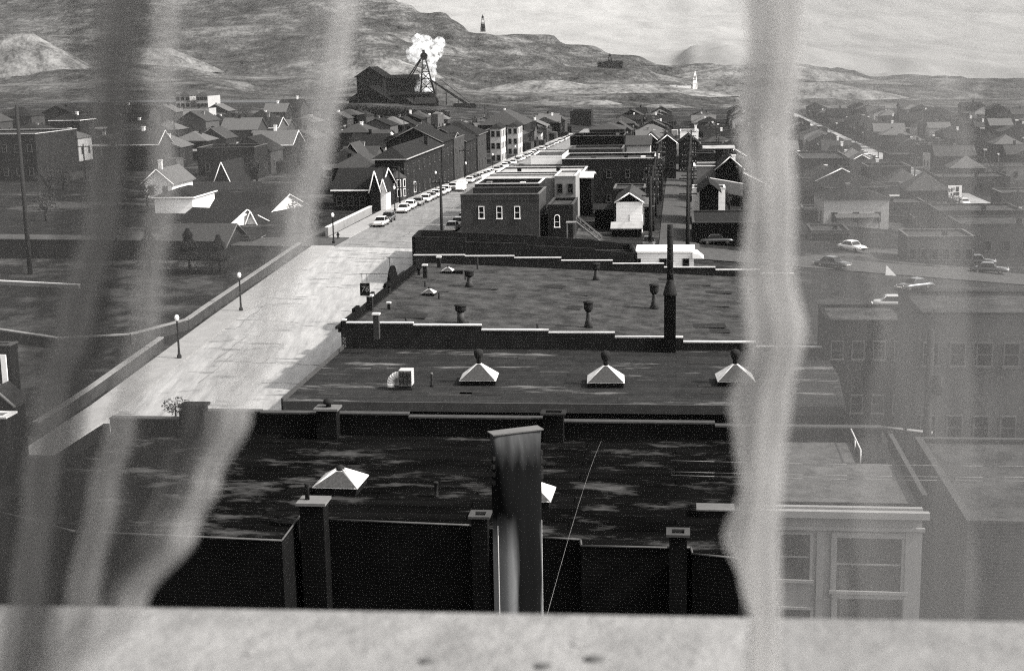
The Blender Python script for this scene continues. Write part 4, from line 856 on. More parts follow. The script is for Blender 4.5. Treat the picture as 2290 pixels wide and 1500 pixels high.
# ================================================================== CARS
def car_proto(paint, full=True, van=False):
    r = bpy.data.objects.new('parked_car', None); col.objects.link(r)
    L, W = 5.1, .93
    sec = [(-2.55, .42, .62, .78), (-2.45, .35, .78, .88), (-1.6, .3, .9, .93), (-.8, .3, .93, .93), (.9, .3, .93, .93), (1.7, .3, .92, .93), (2.4, .34, .86, .88), (2.55, .42, .66, .78)]
    b = MB(); vs = []
    for y, zb, zt, hw in sec:
        vs += [(-hw*.96, y, zb), (hw*.96, y, zb), (hw, y, (zb+zt)/2), (hw*.93, y, zt-.06), (hw*.72, y, zt), (-hw*.72, y, zt), (-hw*.93, y, zt-.06), (-hw, y, (zb+zt)/2)]
    fs = []
    for i in range(len(sec)-1):
        for k in range(8): fs.append((i*8+k, i*8+(k+1) % 8, (i+1)*8+(k+1) % 8, (i+1)*8+k))
    fs += [tuple(range(8))[::-1], tuple(range(56, 64))]
    b.add(vs, [f[::-1] for f in fs], True); b.build('body', paint, r)
    z1 = 1.5 if not van else 2.2; y0, y1 = (-.95, 1.25) if not van else (-1.2, 2.4)
    g = MB(); g.hexa([(-.84, y0-.05, .9), (.84, y0-.05, .9), (.84, y1+.35, .9), (-.84, y1+.35, .9)], [(-.66, y0+.5, z1-.07), (.66, y0+.5, z1-.07), (.66, y1-.25, z1-.07), (-.66, y1-.25, z1-.07)])
    g.build('windows', M_GLASS if not van else paint, r)
    t = MB(); t.hexa([(-.69, y0+.42, z1-.07), (.69, y0+.42, z1-.07), (.69, y1-.15, z1-.07), (-.69, y1-.15, z1-.07)], [(-.58, y0+.6, z1+.03), (.58, y0+.6, z1+.03), (.58, y1-.35, z1+.03), (-.58, y1-.35, z1+.03)])
    for s_ in (-1, 1):
        t.bar((s_*.84, y0-.02, .9), (s_*.68, y0+.46, z1-.05), .05); t.bar((s_*.84, y1+.33, .9), (s_*.68, y1-.2, z1-.05), .06)
    t.build('roof', paint, r)
    if full:
        for x in (-.82, .82):
            for y in (-1.55, 1.5):
                wv = MB(); wv.tube((x-.1, y, .33), (x+.1, y, .33), .33, n=14); wh = wv.build('wheel', M_TYRE, r)
                MB().tube((x-.11, y, .33), (x+.11, y, .33), .17, n=10).build('hubcap', M_CHROME, wh)
        for y in (-2.62, 2.62):
            MB().box(-.86, .86, y-.07, y+.07, .4, .56).build('bumper', M_CHROME, r)
        MB().box(-.5, .5, -2.575, -2.54, .5, .64).build('grille', M_CHROME, r)
        for x in (-.68, .68):
            h = MB(); h.tube((x, -2.5, .72), (x, -2.58, .72), .11, n=10); h.build('headlight', M_CHROME, r)
    return r
pf = [car_proto(m) for m in CARM]; ps = [car_proto(m, False) for m in CARM]; pv = car_proto(CARM[0], True, True)
NM = ['white', 'cream', 'grey', 'dark', 'silver']
def place_car(proto, v, w, label, group, rz=0, z=None):
    c = copy_tree(proto); c.location = gr(v, w, T(v, w)+.12 if z is None else z)
    s_ = (T(v, w+2)-T(v, w-2))/4
    c.rotation_euler = (math.atan(s_) if abs(rz) < .2 else 0, 0, -A+rz); tag(c, label, 'car' if proto is not pv else 'van', group); return c
ws = [(226, 1), (232.8, 3), (247, 0), (253.3, 0), (260, 2), (268, 0), (274.2, 4), (280.4, 0), (286.5, 1), (292.6, 0)]
k = 303
while k < 655: ws.append((k, random.choice([0, 0, 1, 1, 2, 3, 4]))); k += random.choice([6.1, 6.3, 6.5, 6.5, 12.5])
for i, (w, ci) in enumerate(ws): place_car(pf[ci] if w < 345 else ps[ci], -47.8+random.uniform(-.15, .15), w, '%s sedan parked at the left kerb, %s car from the crossing' % (NM[ci], ordn(i)), 'cars parked along the left kerb', random.uniform(-.03, .03))
place_car(pv, -45.5, 298.6, 'tall white delivery van beside the row of parked cars, left kerb', 'cars parked along the left kerb')
k = 222; i = 0
while k < 600:
    ci = random.choice([0, 1, 2, 3, 4])
    place_car(pf[ci] if k < 260 else ps[ci], -35.3, k, '%s sedan parked at the right kerb, %s car beyond the crossing' % (NM[ci], ordn(i)), 'cars parked along the right kerb', PI+random.uniform(-.03, .03)); i += 1; k += random.choice([6.5, 7, 13, 20])
place_car(pf[2], -43, 395, 'grey sedan driving mid street towards the camera', None)
v, w = gp(1602, 548); place_car(pf[3], v, w+.5, 'dark rounded sedan standing side-on before the black flat building', None, PI/2+.15)
v, w = gp(1455, 556); place_car(pf[3], v-.3, w+1.5, 'dark sedan behind the first alley pole, chrome bumper showing', None)
pass
lots = [(1862, 600, 3, .9), (1906, 562, 0, .6), (2000, 690, 4, 1.5), (2172, 704, 4, 1.5), (2186, 594, 3, 1.4), (2212, 612, 3, 1.3), (2270, 402, 0, 1.5), (2250, 470, 1, 1.5), (2106, 872, 0, 1.45), (2190, 940, 3, 1.5), (2100, 545, 3, 1), (2045, 650, 3, -1.0)]
where = ['left of the white triangle', 'just above the road bend', 'below the white triangle, bright nosed', 'beside the dingy plastered building top', 'left one of the pair right of the slim pole', 'right one of the pair right of the slim pole', 'at the right edge on the far street', 'below the far right street at the edge', 'above the striped lot, white rimmed', 'right of the heavy pole in the lot', 'in the middle of the right hand field', 'right of the white triangle']
for (px, py, ci, rz), wh_ in zip(lots, where):
    v, w = gp(px, py); place_car(pf[ci] if w < 260 else ps[ci], v, w, '%s sedan seen through lace, %s' % (NM[ci], wh_), 'cars in the right hand lots', rz)
fl = [(333, 296, 'leftmost of the cars below the villas'), (352, 286, 'second of the cars below the villas'), (412, 304, 'lowest of the cars below the villas'), (428, 279, 'beside the right villa'), (453, 273, 'nearest the pale track'), (322, 196, 'highest on the hillside track, first'), (356, 194, 'highest on the hillside track, second'), (378, 192, 'highest on the hillside track, third')]
for px, py, wh_ in fl:
    v, w = gp(px, py+6); place_car(ps[0], v, w, 'tiny white car on the left hillside, '+wh_, 'cars on the left hillside', 1.3)
k = 300; i = 0
while k < 900:
    ci = random.choice([0, 1, 0, 4]); place_car(ps[ci], 67.4, k, '%s car at the near kerb of the far right street, %s from the lot' % (NM[ci], ordn(i)), 'cars along the far right street', 0); i += 1; k += random.choice([7, 9, 14, 22])
for p_ in pf+ps+[pv]:
    for c in list(p_.children_recursive): bpy.data.objects.remove(c)
    bpy.data.objects.remove(p_)

# ================================================================== RIGHT SIDE
B('pale_flat_building', 'pale plastered flat building with dark windows at the right edge', 'building', 2055, 2420, 700, 96, 9, mw=M_DSTU, mr=M_TAR3, cap=M_BLK, par=.2, nf=6, rows=3, ww=.9)
B('dark_flat_building', 'dark low building at the bottom right corner below the striped lot', 'building', 2165, 2500, 1165, 62, 14, mw=M_BRK2, mr=M_TAR3, cap=M_DCAP, par=.2, nf=3)
B('dark_flat_building', 'dark flat building between the gravel roof and the pale plastered one', 'building', 1850, 2040, 716, 122, 8, mw=M_BRK, mr=M_TAR3, cap=M_BLK, par=.2, nf=4, rows=2)
B('dark_flat_building', 'big square dark building behind the bright curtain fold near the far street', 'building', 1795, 1900, 353, 345, 24, mw=M_BRK, mr=M_TAR3, cap=M_ROOFG, par=.4, nf=7, rows=2)
B('long_shed', 'long dark shed with a bright roof line beyond the far right street', 'shed', 2092, 2222, 313, 560, 14, mw=M_BRK, mr=M_TAR3, cap=M_TRIM, par=.3, nf=8)
B('long_shed', 'wide grey shed below the long bright lined shed', 'shed', 2180, 2420, 372, 420, 16, mw=M_STU, mr=M_SHIN2, cap=M_DCAP, par=.3, nf=9)
B('white_front_house', 'small white fronted house under the long bright lined shed', 'house', 2122, 2152, 345, 470, 9, 'gy', 337, mw=M_WHITE, mr=M_SHIN, nf=2)
B('pale_warehouse', 'pale low warehouse at the right edge above the white square signboard', 'warehouse', 2245, 2420, 463, 300, 10, mw=M_PALE, mr=M_TAR3, par=.2, cap=M_TRIM, nf=5)
for i, (xl, xr, yt, w, d) in enumerate(((2100, 2290, 470, 262, 12), (1905, 2070, 452, 300, 12), (2150, 2400, 500, 235, 12), (1800, 1950, 470, 268, 10), (2100, 2260, 395, 380, 14), (2030, 2180, 528, 214, 9), (1990, 2075, 345, 480, 14), (2240, 2400, 430, 300, 10), (1815, 1900, 515, 232, 9))):
    B('low_flat_building', ('dim long low flat building seen through the right lace, '+ORD[i]+' of the scattered ones'), 'building', xl, xr, yt, w, d, mw=(M_BRK, M_BRK2, M_DSTU)[i % 3], mr=(M_TAR3, M_SHIN2)[i % 2], cap=(M_DCAP, M_ROOFG)[i % 2], par=.3, nf=6, chim=((1, 3, .8, M_BRK),), group='low flat buildings on the right')
v, w = gp(1974, 425)
r = root('tapering_tower', 'dark tapering tower standing in the lot before the far right street', 'tower', gr(v, w, T(v, w)))
MB().lathe([(2.1, 0), (1.4, 3.2), (1.0, 5.6), (.95, 6.2)], 10, smooth=False).build('shaft', M_BLK, r)
v, w = gp(2134, 462); zt = atw(2134, 415, w)[1]-T(v, w); zb_ = atw(2134, 442, w)[1]-T(v, w); hw = 14.5*w/F
r = root('square_signboard', 'white square signboard with dark marks beside the far right street', 'sign', gr(v, w, T(v, w)))
MB().box(-hw, hw, -.1, .1, zb_, zt).build('board', M_TRIM, r); MB().box(-hw*.8, -hw*.6, -.05, .05, 0, zb_-.002).box(hw*.6, hw*.8, -.05, .05, 0, zb_-.002).build('post', M_WOOD, r)
mk = MB(); hh = zt-zb_
for (x, z, sx, sz) in ((.35, .7, .22, .2), (.4, .3, .25, .13), (-.05, .3, .16, .12), (-.45, .65, .1, .16), (-.5, .25, .12, .1), (-.15, .72, .06, .12)): mk.box(hw*(x-sx), hw*(x+sx), -.13, -.101, zb_+hh*(z-sz), zb_+hh*(z+sz))
mk.build('painted_mark', M_STEEL, r)
v, w = gp(1990, 618)
r = root('triangular_hoarding', 'small white triangular board standing in the lot, right of the curtain fold', 'board', gr(v, w, T(v, w)))
MB().add([(-.6, 0, 0), (.9, 0, 0), (-.5, 0, 1.5), (-.6, .12, 0), (.9, .12, 0), (-.5, .12, 1.5)], [(0, 1, 2), (3, 5, 4), (0, 3, 4, 1), (1, 4, 5, 2), (2, 5, 3, 0)]).build('panel', M_TRIM, r)
MB().box(-.6, .9, .12, .5, 0, .1).build('foot', M_TIMB, r)
sb = MB()
for (xa, ya, xb, yb) in ((2100, 1005, 2133, 1040), (2100, 1030, 2123, 1070), (2113, 1075, 2120, 1100), (2127, 1062, 2140, 1085), (2103, 1108, 2123, 1147), (2125, 1120, 2140, 1148), (2102, 1142, 2117, 1180), (2128, 1160, 2137, 1182), (2102, 1192, 2114, 1222), (2170, 1207, 2240, 1258), (2118, 1235, 2124, 1262), (2103, 1300, 2112, 1330), (2128, 1298, 2140, 1325)):
    a0, b0 = gp(xa, ya); a1, b1 = gp(xb, yb); g0, g1 = T(a0, b0)+.1, T(a1, b1)+.1; e = .10
    sb.add([gr(a0-e, b0, g0), gr(a0+e, b0, g0), gr(a1+e, b1, g1), gr(a1-e, b1, g1)], [(0, 1, 2, 3)])
struct(sb.build('parking_lot_line_marking', M_TRIM))

# ================================================================== INFILL TOWN
rnd = random.Random(21)
WM = [M_BRK, M_BRK, M_BRK2, M_BLK, M_DSTU, M_PALE, M_BRK, M_BRK2]; WN = ['dark', 'dark', 'brown', 'black', 'grey', 'pale', 'dark', 'brown']
RM = [M_SHIN, M_SHIN, M_SHIN2, M_SHIN3]
def infill(v, w, lab, grp, mi=None):
    mi = rnd.randrange(8) if mi is None else mi; rf = rnd.choice(['gx', 'gy', 'gy', 'hip', 'hip', 'flat']); wd = rnd.uniform(8, 12); dp = rnd.uniform(9, 13)
    if rf == 'flat': wd *= 1.2
    rn = {'gx': 'side gabled', 'gy': 'front gabled', 'hip': 'hip roofed', 'flat': 'flat roofed'}[rf]
    r = bld('town_house', lab % (WN[mi]+' '+rn), 'house', v-wd/2, v+wd/2, w, dp, T(v, w)+rnd.uniform(3.2, 6.5), rf, rnd.uniform(1.8, 3.2), mw=WM[mi], mr=rnd.choice(RM), trim=rnd.choice([None, M_ROOFG, M_TRIM]) if w < 450 else None, cap=M_ROOFG, nf=3 if w < 600 else 2, ns=2 if w < 620 else 0, side='r' if v < 0 else 'l', skew=rnd.uniform(-.06, .06), chim=((rnd.uniform(-2, 2), dp/2, rnd.uniform(.8, 1.4), rnd.choice([M_BRK, M_STU, M_TRIM])),), ww=.9 if w < 450 else 1.3, wh=1.6, group=grp)
    if rnd.random() < .5:                                                # front porch
        pw = wd*rnd.uniform(.3, .48); pm = rnd.choice([M_PALE, M_STU, M_WFR]); o = MB().hexa([(-pw, -2.2, 2.9), (pw, -2.2, 2.9), (pw, -.02, 3.3), (-pw, -.02, 3.3)], [(-pw, -2.2, 3.05), (pw, -2.2, 3.05), (pw, -.02, 3.5), (-pw, -.02, 3.5)]).build('porch_roof', pm, r)
        for x in (-pw+.2, 0, pw-.2): MB().box(x-.09, x+.09, -2.1, -1.9, 0, 2.9).build('porch_post', pm, o)
    if rnd.random() < .45: MB().box(wd/2-.01, wd/2+rnd.uniform(2, 3.5), dp*.4, dp*.95, 0, rnd.uniform(2.4, 3.2)).build('side_annex', rnd.choice(WM), r)
taken = [(-110, -53, 262, 300)]
def row(v, w0, w1, st, lab, grp, jit=1.5):
    w = w0; i = 0
    while w < w1:
        infill(v+rnd.uniform(-jit, jit), w, '%s house, '+ordn(i)+' '+lab, grp); i += 1; w += st*rnd.uniform(.9, 1.25)
row(-59.5, 492, 720, 15, 'beyond the second white front along the left kerb', 'houses lining the bright street')
row(-80, 330, 690, 17, 'in the row behind the left kerb houses', 'houses behind the left kerb')
row(-104, 318, 620, 18, 'in the second row left of the bright street', 'second row left of the street')
row(-132, 335, 590, 20, 'in the third row left of the bright street', 'third row left of the street')
row(-160, 300, 590, 24, 'in the fourth row left of the bright street', 'fourth row left of the street')
row(-188, 320, 600, 26, 'in the fifth row left of the bright street', 'fifth row left of the street')
row(-216, 330, 560, 30, 'in the leftmost row behind the curtain', 'leftmost row of houses')
row(-23, 385, 800, 16, 'along the right kerb beyond the long brick block', 'houses right of the bright street')
row(-9, 400, 820, 17, 'along the left side of the far alley', 'houses left of the alley')
row(14, 300, 820, 16, 'along the right side of the alley beyond the grey garage', 'houses right of the alley')
row(33, 262, 840, 17, 'in the second row right of the alley', 'second row right of the alley')
row(53, 310, 860, 17, 'backing onto the far right street', 'houses before the far right street')
row(84, 420, 900, 17, 'facing the far right street', 'houses beyond the far right street')
row(108, 380, 900, 21, 'in the second row beyond the far right street', 'second row beyond the far right street')
row(138, 430, 900, 25, 'in the third row beyond the far right street', 'third row beyond the far right street')
row(172, 500, 900, 28, 'in the last row at the right edge', 'last row at the right edge')
B('dark_flat_building', 'dark long building across the end of the bright street', 'building', 1275, 1322, 248, 790, 20, mw=M_BRK, mr=M_TAR3, cap=M_DCAP, par=.6)

# ================================================================== MINE
Ym = 1000
def mp(px, py, Y=Ym): d = ray(px, py); t = Y/d.y; return d*t+Vector((0, 0, CZ))
def wbld(name, label, cat, pxl, pxr, ptop, Y, depth, roof, prdg=None, **k):
    a = mp(pxl, ptop, Y); b = mp(pxr, ptop, Y); v0, w0 = vw(a.x, a.y); v1, _ = vw(b.x, b.y); z = (a.z+b.z)/2
    rh = (mp((pxl+pxr)/2, prdg, Y).z-z) if prdg is not None else 0
    return bld(name, label, cat, v0, v1, w0, depth, z, roof, rh, z=-12, **k)
wbld('mine_shed', 'big black gabled mine shed left of the steel headframe', 'mine building', 780, 872, 222, 1000, 30, 'gy', 193, mw=M_TIMB, mr=M_TIMB, oh=2)
wbld('mine_shed', 'upper black gabled mine shed on the rise behind the headframe', 'mine building', 797, 858, 170, 1150, 30, 'gy', 150, mw=M_TIMB, mr=M_TIMB, oh=2)
wbld('mine_shed', 'long low black shed joining the headframe foot', 'mine building', 850, 965, 212, 1010, 20, 'gx', 205, mw=M_TIMB, mr=M_TIMB)
wbld('engine_house', 'mine engine house with a round window below the headframe', 'mine building', 894, 925, 232, 985, 18, 'gy', 221, mw=M_TIMB, mr=M_SHIN, oh=1, nf=1, ww=3, wh=4, rows=1)
wbld('engine_house', 'long windowed engine house right of the round windowed one', 'mine building', 926, 972, 232, 985, 18, 'gx', 219, mw=M_TIMB, mr=M_SHIN, nf=6, ww=1.6, wh=3, rows=1)
wbld('ore_bin', 'dark ore bin building at the low end of the conveyor', 'mine building', 1012, 1057, 242, 985, 18, 'gx', 233, mw=M_TIMB, mr=M_TIMB)
wbld('mine_shed', 'low dark shed behind the white steam, left of the headframe legs', 'mine building', 862, 932, 175, 1120, 20, 'gx', 168, mw=M_TIMB, mr=M_TIMB)
o0 = mp(947, 206); r = root('headframe', 'tall black steel mine headframe with steam behind it', 'headframe', o0, rz=0)
def mpl(px, py, dy=0): return mp(px, py, Ym+dy)-o0
tb = MB(); top = 118
for (xa, xt, dy) in ((940, 945, -4), (940, 945, 4), (970, 952, -4), (970, 952, 4)): tb.bar(mpl(xa+(2 if dy > 0 else 0), 206, dy), mpl(xt, 133, dy*.4), .65)
tb.build('tower_leg', M_STEEL, r)
tb = MB()
for f in (.15, .4, .62, .82, 1):
    y = 206-73*f; xl = 940+5*f; xr = 970-18*f; tb.bar(mpl(xl, y, -4*(1-.6*f)), mpl(xr, y, -4*(1-.6*f)), .4); tb.bar(mpl(xl, y, 4*(1-.6*f)), mpl(xr, y, 4*(1-.6*f)), .4)
for (xa, ya, xb, yb) in ((940, 206, 966, 180), (968, 206, 941, 182), (942, 182, 962, 160), (962, 182, 943, 160), (943, 160, 956, 142), (932, 158, 968, 182), (915, 182, 968, 182)): tb.bar(mpl(xa, ya, -4), mpl(xb, yb, -3), .35)
tb.build('bracing', M_STEEL, r)
MB().bar(mpl(911, 176, -2), mpl(943, 128, 0), .6).bar(mpl(914, 182, 3), mpl(941, 134, 1), .6).bar(mpl(918, 172), mpl(926, 162), .4).build('back_leg', M_STEEL, r)
MB().tube(mpl(948, 126, -1.5), mpl(948, 126, 1.5), 2.6, n=14).build('sheave_wheel', M_STEEL, r)
MB().bar(mpl(944, 133), mpl(946, 112), .7).bar(mpl(952, 133), mpl(948, 112), .7).bar(mpl(942, 133, 0), mpl(954, 133, 0), .6).build('crown_frame', M_STEEL, r)
o1 = mp(1012, 212); r = root('ore_conveyor', 'long dark covered conveyor sloping from the headframe to the ore bin', 'conveyor', o1, rz=0)
q = lambda px, py, dy=0: mp(px, py, Ym-8+dy)-o1
MB().hexa([q(962, 181, 0), q(1054, 243, 0), q(1054, 243, 5), q(962, 181, 5)], [q(962, 176, 0), q(1054, 236, 0), q(1054, 236, 5), q(962, 176, 5)]).build('gallery', M_STEEL, r)
MB().bar(q(975, 190), q(975, 225), .5).bar(q(998, 206), q(998, 235), .5).bar(q(1025, 222), q(1025, 245), .5).build('trestle', M_STEEL, r)
MB().bar(q(985, 178), q(1054, 232), .3).build('upper_rail', M_STEEL, r)
# derricks on the ridge
def derrick(label, px, pb, pt, Y, m, wpx):
    o = mp(px, pb, Y); r = root('derrick_tower', label, 'derrick', o, rz=0); k = wpx*Y/F/2; H = (pb-pt)*Y/F
    b = MB()
    for sx in (-1, 1):
        for sy in (-1, 1): b.bar((sx*k, sy*k, -3), (sx*k*.3, sy*k*.3, H*.8), k*.14)
    for f in (.2, .45, .65): b.box(-k*(1-.7*f/.8), k*(1-.7*f/.8), -k*.8, k*.8, H*f, H*f+k*.12)
    b.build('lattice', m, r)
    MB().box(-k*.42, k*.42, -k*.4, k*.4, H*.72, H*.86).lathe([(k*.22, H*.86), (k*.05, H)], 6).build('head', m, r)
    MB().box(-k*.72, k*.72, -k*.7, k*.7, -3, H*.4).build('shed', m, r)
    return r
derrick('small dark derrick standing alone on the hill ridge against the pale mountain', 1080, 67, 34, 2250, M_STEEL, 12)
derrick('small white headframe on the far right hill beyond the alley', 1554, 193, 160, 1500, M_WHITE, 11)
derrick('tiny dark headframe on the far hill shoulder', 1364, 145, 120, 2000, M_TIMB, 13)
for i, (px, py, wd) in enumerate(((1372, 140, 40), (1530, 196, 30), (1505, 195, 14), (1345, 142, 18))):
    wbld('hill_building', ('dark shed beside the tiny dark headframe', 'pale low sheds under the small white headframe', 'small pale shed left of the white headframe', 'small dark shed on the far hill shoulder')[i], 'shed', px-wd/2, px+wd/2, py-4, (2000, 1480, 1480, 2000)[i], 20, 'flat', mw=(M_TIMB, M_WHITE, M_WHITE, M_TIMB)[i], mr=M_SHIN, par=.1)
# steam
M_STEAM = bpy.data.materials.new('white_steam'); M_STEAM.use_nodes = True; Nn = M_STEAM.node_tree.nodes; Ll = M_STEAM.node_tree.links
Nn.clear(); mo = Nn.new('ShaderNodeOutputMaterial'); pv_ = Nn.new('ShaderNodeVolumePrincipled'); pv_.inputs['Color'].default_value = (1, 1, 1, 1)
tc = Nn.new('ShaderNodeTexCoord'); ns_ = Nn.new('ShaderNodeTexNoise'); ns_.inputs['Scale'].default_value = .3; ns_.inputs['Detail'].default_value = 6
mr_ = Nn.new('ShaderNodeMapRange'); mr_.inputs[1].default_value = .45; mr_.inputs[2].default_value = .66; mr_.inputs[3].default_value = 0; mr_.inputs[4].default_value = .32
Ll.new(tc.outputs['Object'], ns_.inputs['Vector']); Ll.new(ns_.outputs['Fac'], mr_.inputs[0]); Ll.new(mr_.outputs[0], pv_.inputs['Density'])
pv_.inputs['Anisotropy'].default_value = -.1; Ll.new(pv_.outputs[0], mo.inputs['Volume'])
import bmesh
bm = bmesh.new(); o2 = mp(950, 205, Ym+14)
for px, py, rr in ((957, 205, 3.2), (958, 192, 3.3), (960, 178, 3.4), (962, 164, 3.6), (963, 150, 3.8), (962, 137, 4.5), (966, 124, 5), (958, 114, 6), (948, 106, 6.4), (938, 116, 5.6), (928, 124, 5), (922, 120, 4), (942, 96, 5), (935, 90, 3.8), (953, 94, 4.2), (974, 104, 4.4), (984, 96, 3.6), (980, 112, 3.8), (938, 200, 3), (942, 186, 2.4), (946, 172, 2.2)):
    c = mp(px, py, Ym+14)-o2; bmesh.ops.create_icosphere(bm, subdivisions=3, radius=rr*1.2, matrix=__import__('mathutils').Matrix.Translation(c))
for vv in bm.verts: vv.co += vv.normal*noise.noise(vv.co*.35)*1.6
me = bpy.data.meshes.new('steam'); bm.to_mesh(me); bm.free(); me.materials.append(M_STEAM)
so = bpy.data.objects.new('steam_plume', me); so.location = o2; col.objects.link(so)
rm = so.modifiers.new('r', 'REMESH'); rm.mode = 'VOXEL'; rm.voxel_size = 1.0
tag(so, 'bright white steam billowing behind the mine headframe', 'steam', kind='stuff')

# ================================================================== TREES
def pine(label, px, pb, pt, spread):
    v, w = gp(px, pb); z = T(v, w); H = atw(px, pt, w)[1]-z; r = root('pine_tree', label, 'tree', gr(v, w, z), group='dark pines behind the curtain')
    MB().tube((0, 0, 0), (0, 0, H*.95), .2, .04).build('trunk', M_WOOD, r)
    b = MB(); rn = random.Random(int(px)); n = 2600
    for _ in range(n):
        f = rn.random()**.75; zz = H*(.12+.88*f) if f < 1 else H
        lay = .75+.25*math.sin(zz*5); R = spread*(1-f)**.85*lay*(1+.25*noise.noise(Vector((math.sin(zz), zz, px))))
        a = rn.random()*2*PI; q = R*rn.random()**.35; p = Vector((q*math.cos(a), q*math.sin(a), zz-q*.25))
        d1 = Vector((math.cos(a), math.sin(a), -.3))*.28; d2 = Vector((-math.sin(a), math.cos(a), rn.uniform(-.3, .3)))*.12
        b.add([p-d2, p+d1, p+d2], [(0, 1, 2)])
    b.build('crown', M_PINE, r)
pine('leftmost dark pine in front of the grey roofed house', 336, 600, 506, 2.5)
pine('middle dark pine in front of the grey roofed house', 425, 612, 510, 3.2)
pine('rightmost dark pine at the end of the grey roofed house', 492, 612, 524, 2.8)
def roundtree(label, v, w, H, R, grp, seed):
    z = T(v, w); r = root('bare_tree', label, 'tree', gr(v, w, z), group=grp)
    tb = MB(); tb.tube((0, 0, 0), (0, 0, H*.5), .2, .12); rn = random.Random(seed)
    for k in range(9):
        a = rn.random()*6.28; tb.tube((0, 0, H*rn.uniform(.25, .5)), (math.cos(a)*R*.7, math.sin(a)*R*.7, H*rn.uniform(.6, .95)), .08, .02, 5)
    tb.build('trunk', M_WOOD, r); leafball((0, 0, H*.65), R, 420, .22, seed).build('crown', M_BUSH, r)
tl = [(-70, 300, 6, 2.6), (-92, 306, 7, 3), (-70, 255, 4, 2), (-64, 262, 4.5, 2), (-58, 222, 3, 1.6), (-62, 228, 3.5, 2), (-96, 250, 5, 2.4), (-120, 262, 6, 2.8), (8, 262, 5, 2), (10, 275, 5.5, 2.2), (-12, 300, 5, 2.4), (6, 330, 6, 2.6), (-16, 330, 5, 2.2), (9, 360, 6, 2.5), (-110, 150, 2.4, 1.8), (-104, 225, 5, 2.4)]
for i, (v, w, H, R) in enumerate(tl):
    side_ = 'left of the bright street' if v < -50 else 'beside the alley'
    roundtree('leafless twiggy tree %s, %s of that group' % (side_, ORD[i if v < -50 else i-8]), v, w, H, R, 'twiggy trees in the yards', i+3)
rn = random.Random(11)
protos = [o for o in bpy.data.objects if o.name.startswith('bare_tree') and o.parent is None][:8]
ct = {}
for i in range(120):
    v = rn.choice([rn.uniform(-235, -56), rn.uniform(8, 62), rn.uniform(78, 200)]); w = rn.uniform(265, 640)
    c = copy_tree(rn.choice(protos)); c.location = gr(v, w, T(v, w)-.2); c.rotation_euler.z = rn.uniform(0, 6); c.scale = (1.1,)*3
    zone = 'left of the bright street' if v < 0 else ('between alley and far street' if v < 70 else 'beyond the far right street')
    k = ct.get(zone, 0); ct[zone] = k+1; tag(c, 'small twiggy yard tree among the houses %s, %s of them' % (zone, ordn(k)), 'tree', 'twiggy trees in the yards')
ct = {}
for i in range(70):
    v = rn.choice([rn.uniform(-230, -62), rn.uniform(10, 60), rn.uniform(80, 190)]); w = rn.uniform(262, 620); a_ = rn.choice([0, PI/2])+rn.uniform(-.05, .05)
    zone = 'left of the bright street' if v < 0 else ('between alley and far street' if v < 70 else 'beyond the far right street')
    k = ct.get(zone, 0); ct[zone] = k+1; Lf = rn.uniform(5, 12); z = T(v, w)-.3
    r = root('yard_fence', 'low board fence in the yards %s, %s of them' % (zone, ordn(k)), 'fence', gr(v, w, z), -A+a_, 'yard fences')
    MB().box(-Lf, Lf, -.05, .05, .2, 1.9).build('board_panel', rn.choice([M_BLK, M_WFR, M_BRK2, M_STU]), r)
    for x in (-Lf, -Lf/2, 0, Lf/2, Lf): MB().box(x-.08, x+.08, .06, .2, 0, 2.1).build('post', M_WOOD, r)
ct = {}
for i in range(34):
    v = rn.choice([rn.uniform(-225, -60), 12, 41, 60.5, 95]); w = rn.uniform(250, 560)
    zone = 'left of the bright street' if v < 0 else 'right of the alley'
    k = ct.get(zone, 0); ct[zone] = k+1; pole('thin dark pole standing in the yards %s, %s of them' % (zone, ordn(k)), v, w, rn.uniform(8, 10), rn.choice([1, 2]), .2, 'yard poles')
rn = random.Random(4)
for i in range(26):
    px = 762+i*9.2; o = mp(px, 266+rn.uniform(-2, 3), 690); v, w = vw(o.x, o.y); 
    z = T(v, w); H = max(4.5, mp(px, 249+rn.uniform(0, 7), 690).z-z)
    r = root('belt_tree', 'dark tree in the belt below the mine, %s from its left end' % ordn(i), 'tree', gr(v, w, z), group='tree belt below the mine')
    MB().tube((0, 0, 0), (0, 0, H*.7), .25, .1, 6).build('trunk', M_WOOD, r)
    leafball((0, 0, max(1.5, H*.6)), 3.4, 380, .42, i+40).build('crown', M_PINE, r)
r = root('roadside_shrub', 'leafy dark shrub poking above the left end of the nearest parapet', 'shrub', gr(*atw(392, 912, 74)[:1], 74, 0))
zc = atw(392, 908, 74)[1]; MB().tube((0, 0, 0), (0, 0, zc), .12, .05).build('trunk', M_WOOD, r); leafball((0, 0, zc), .75, 260, .09, 5).build('crown', M_BUSH, r)

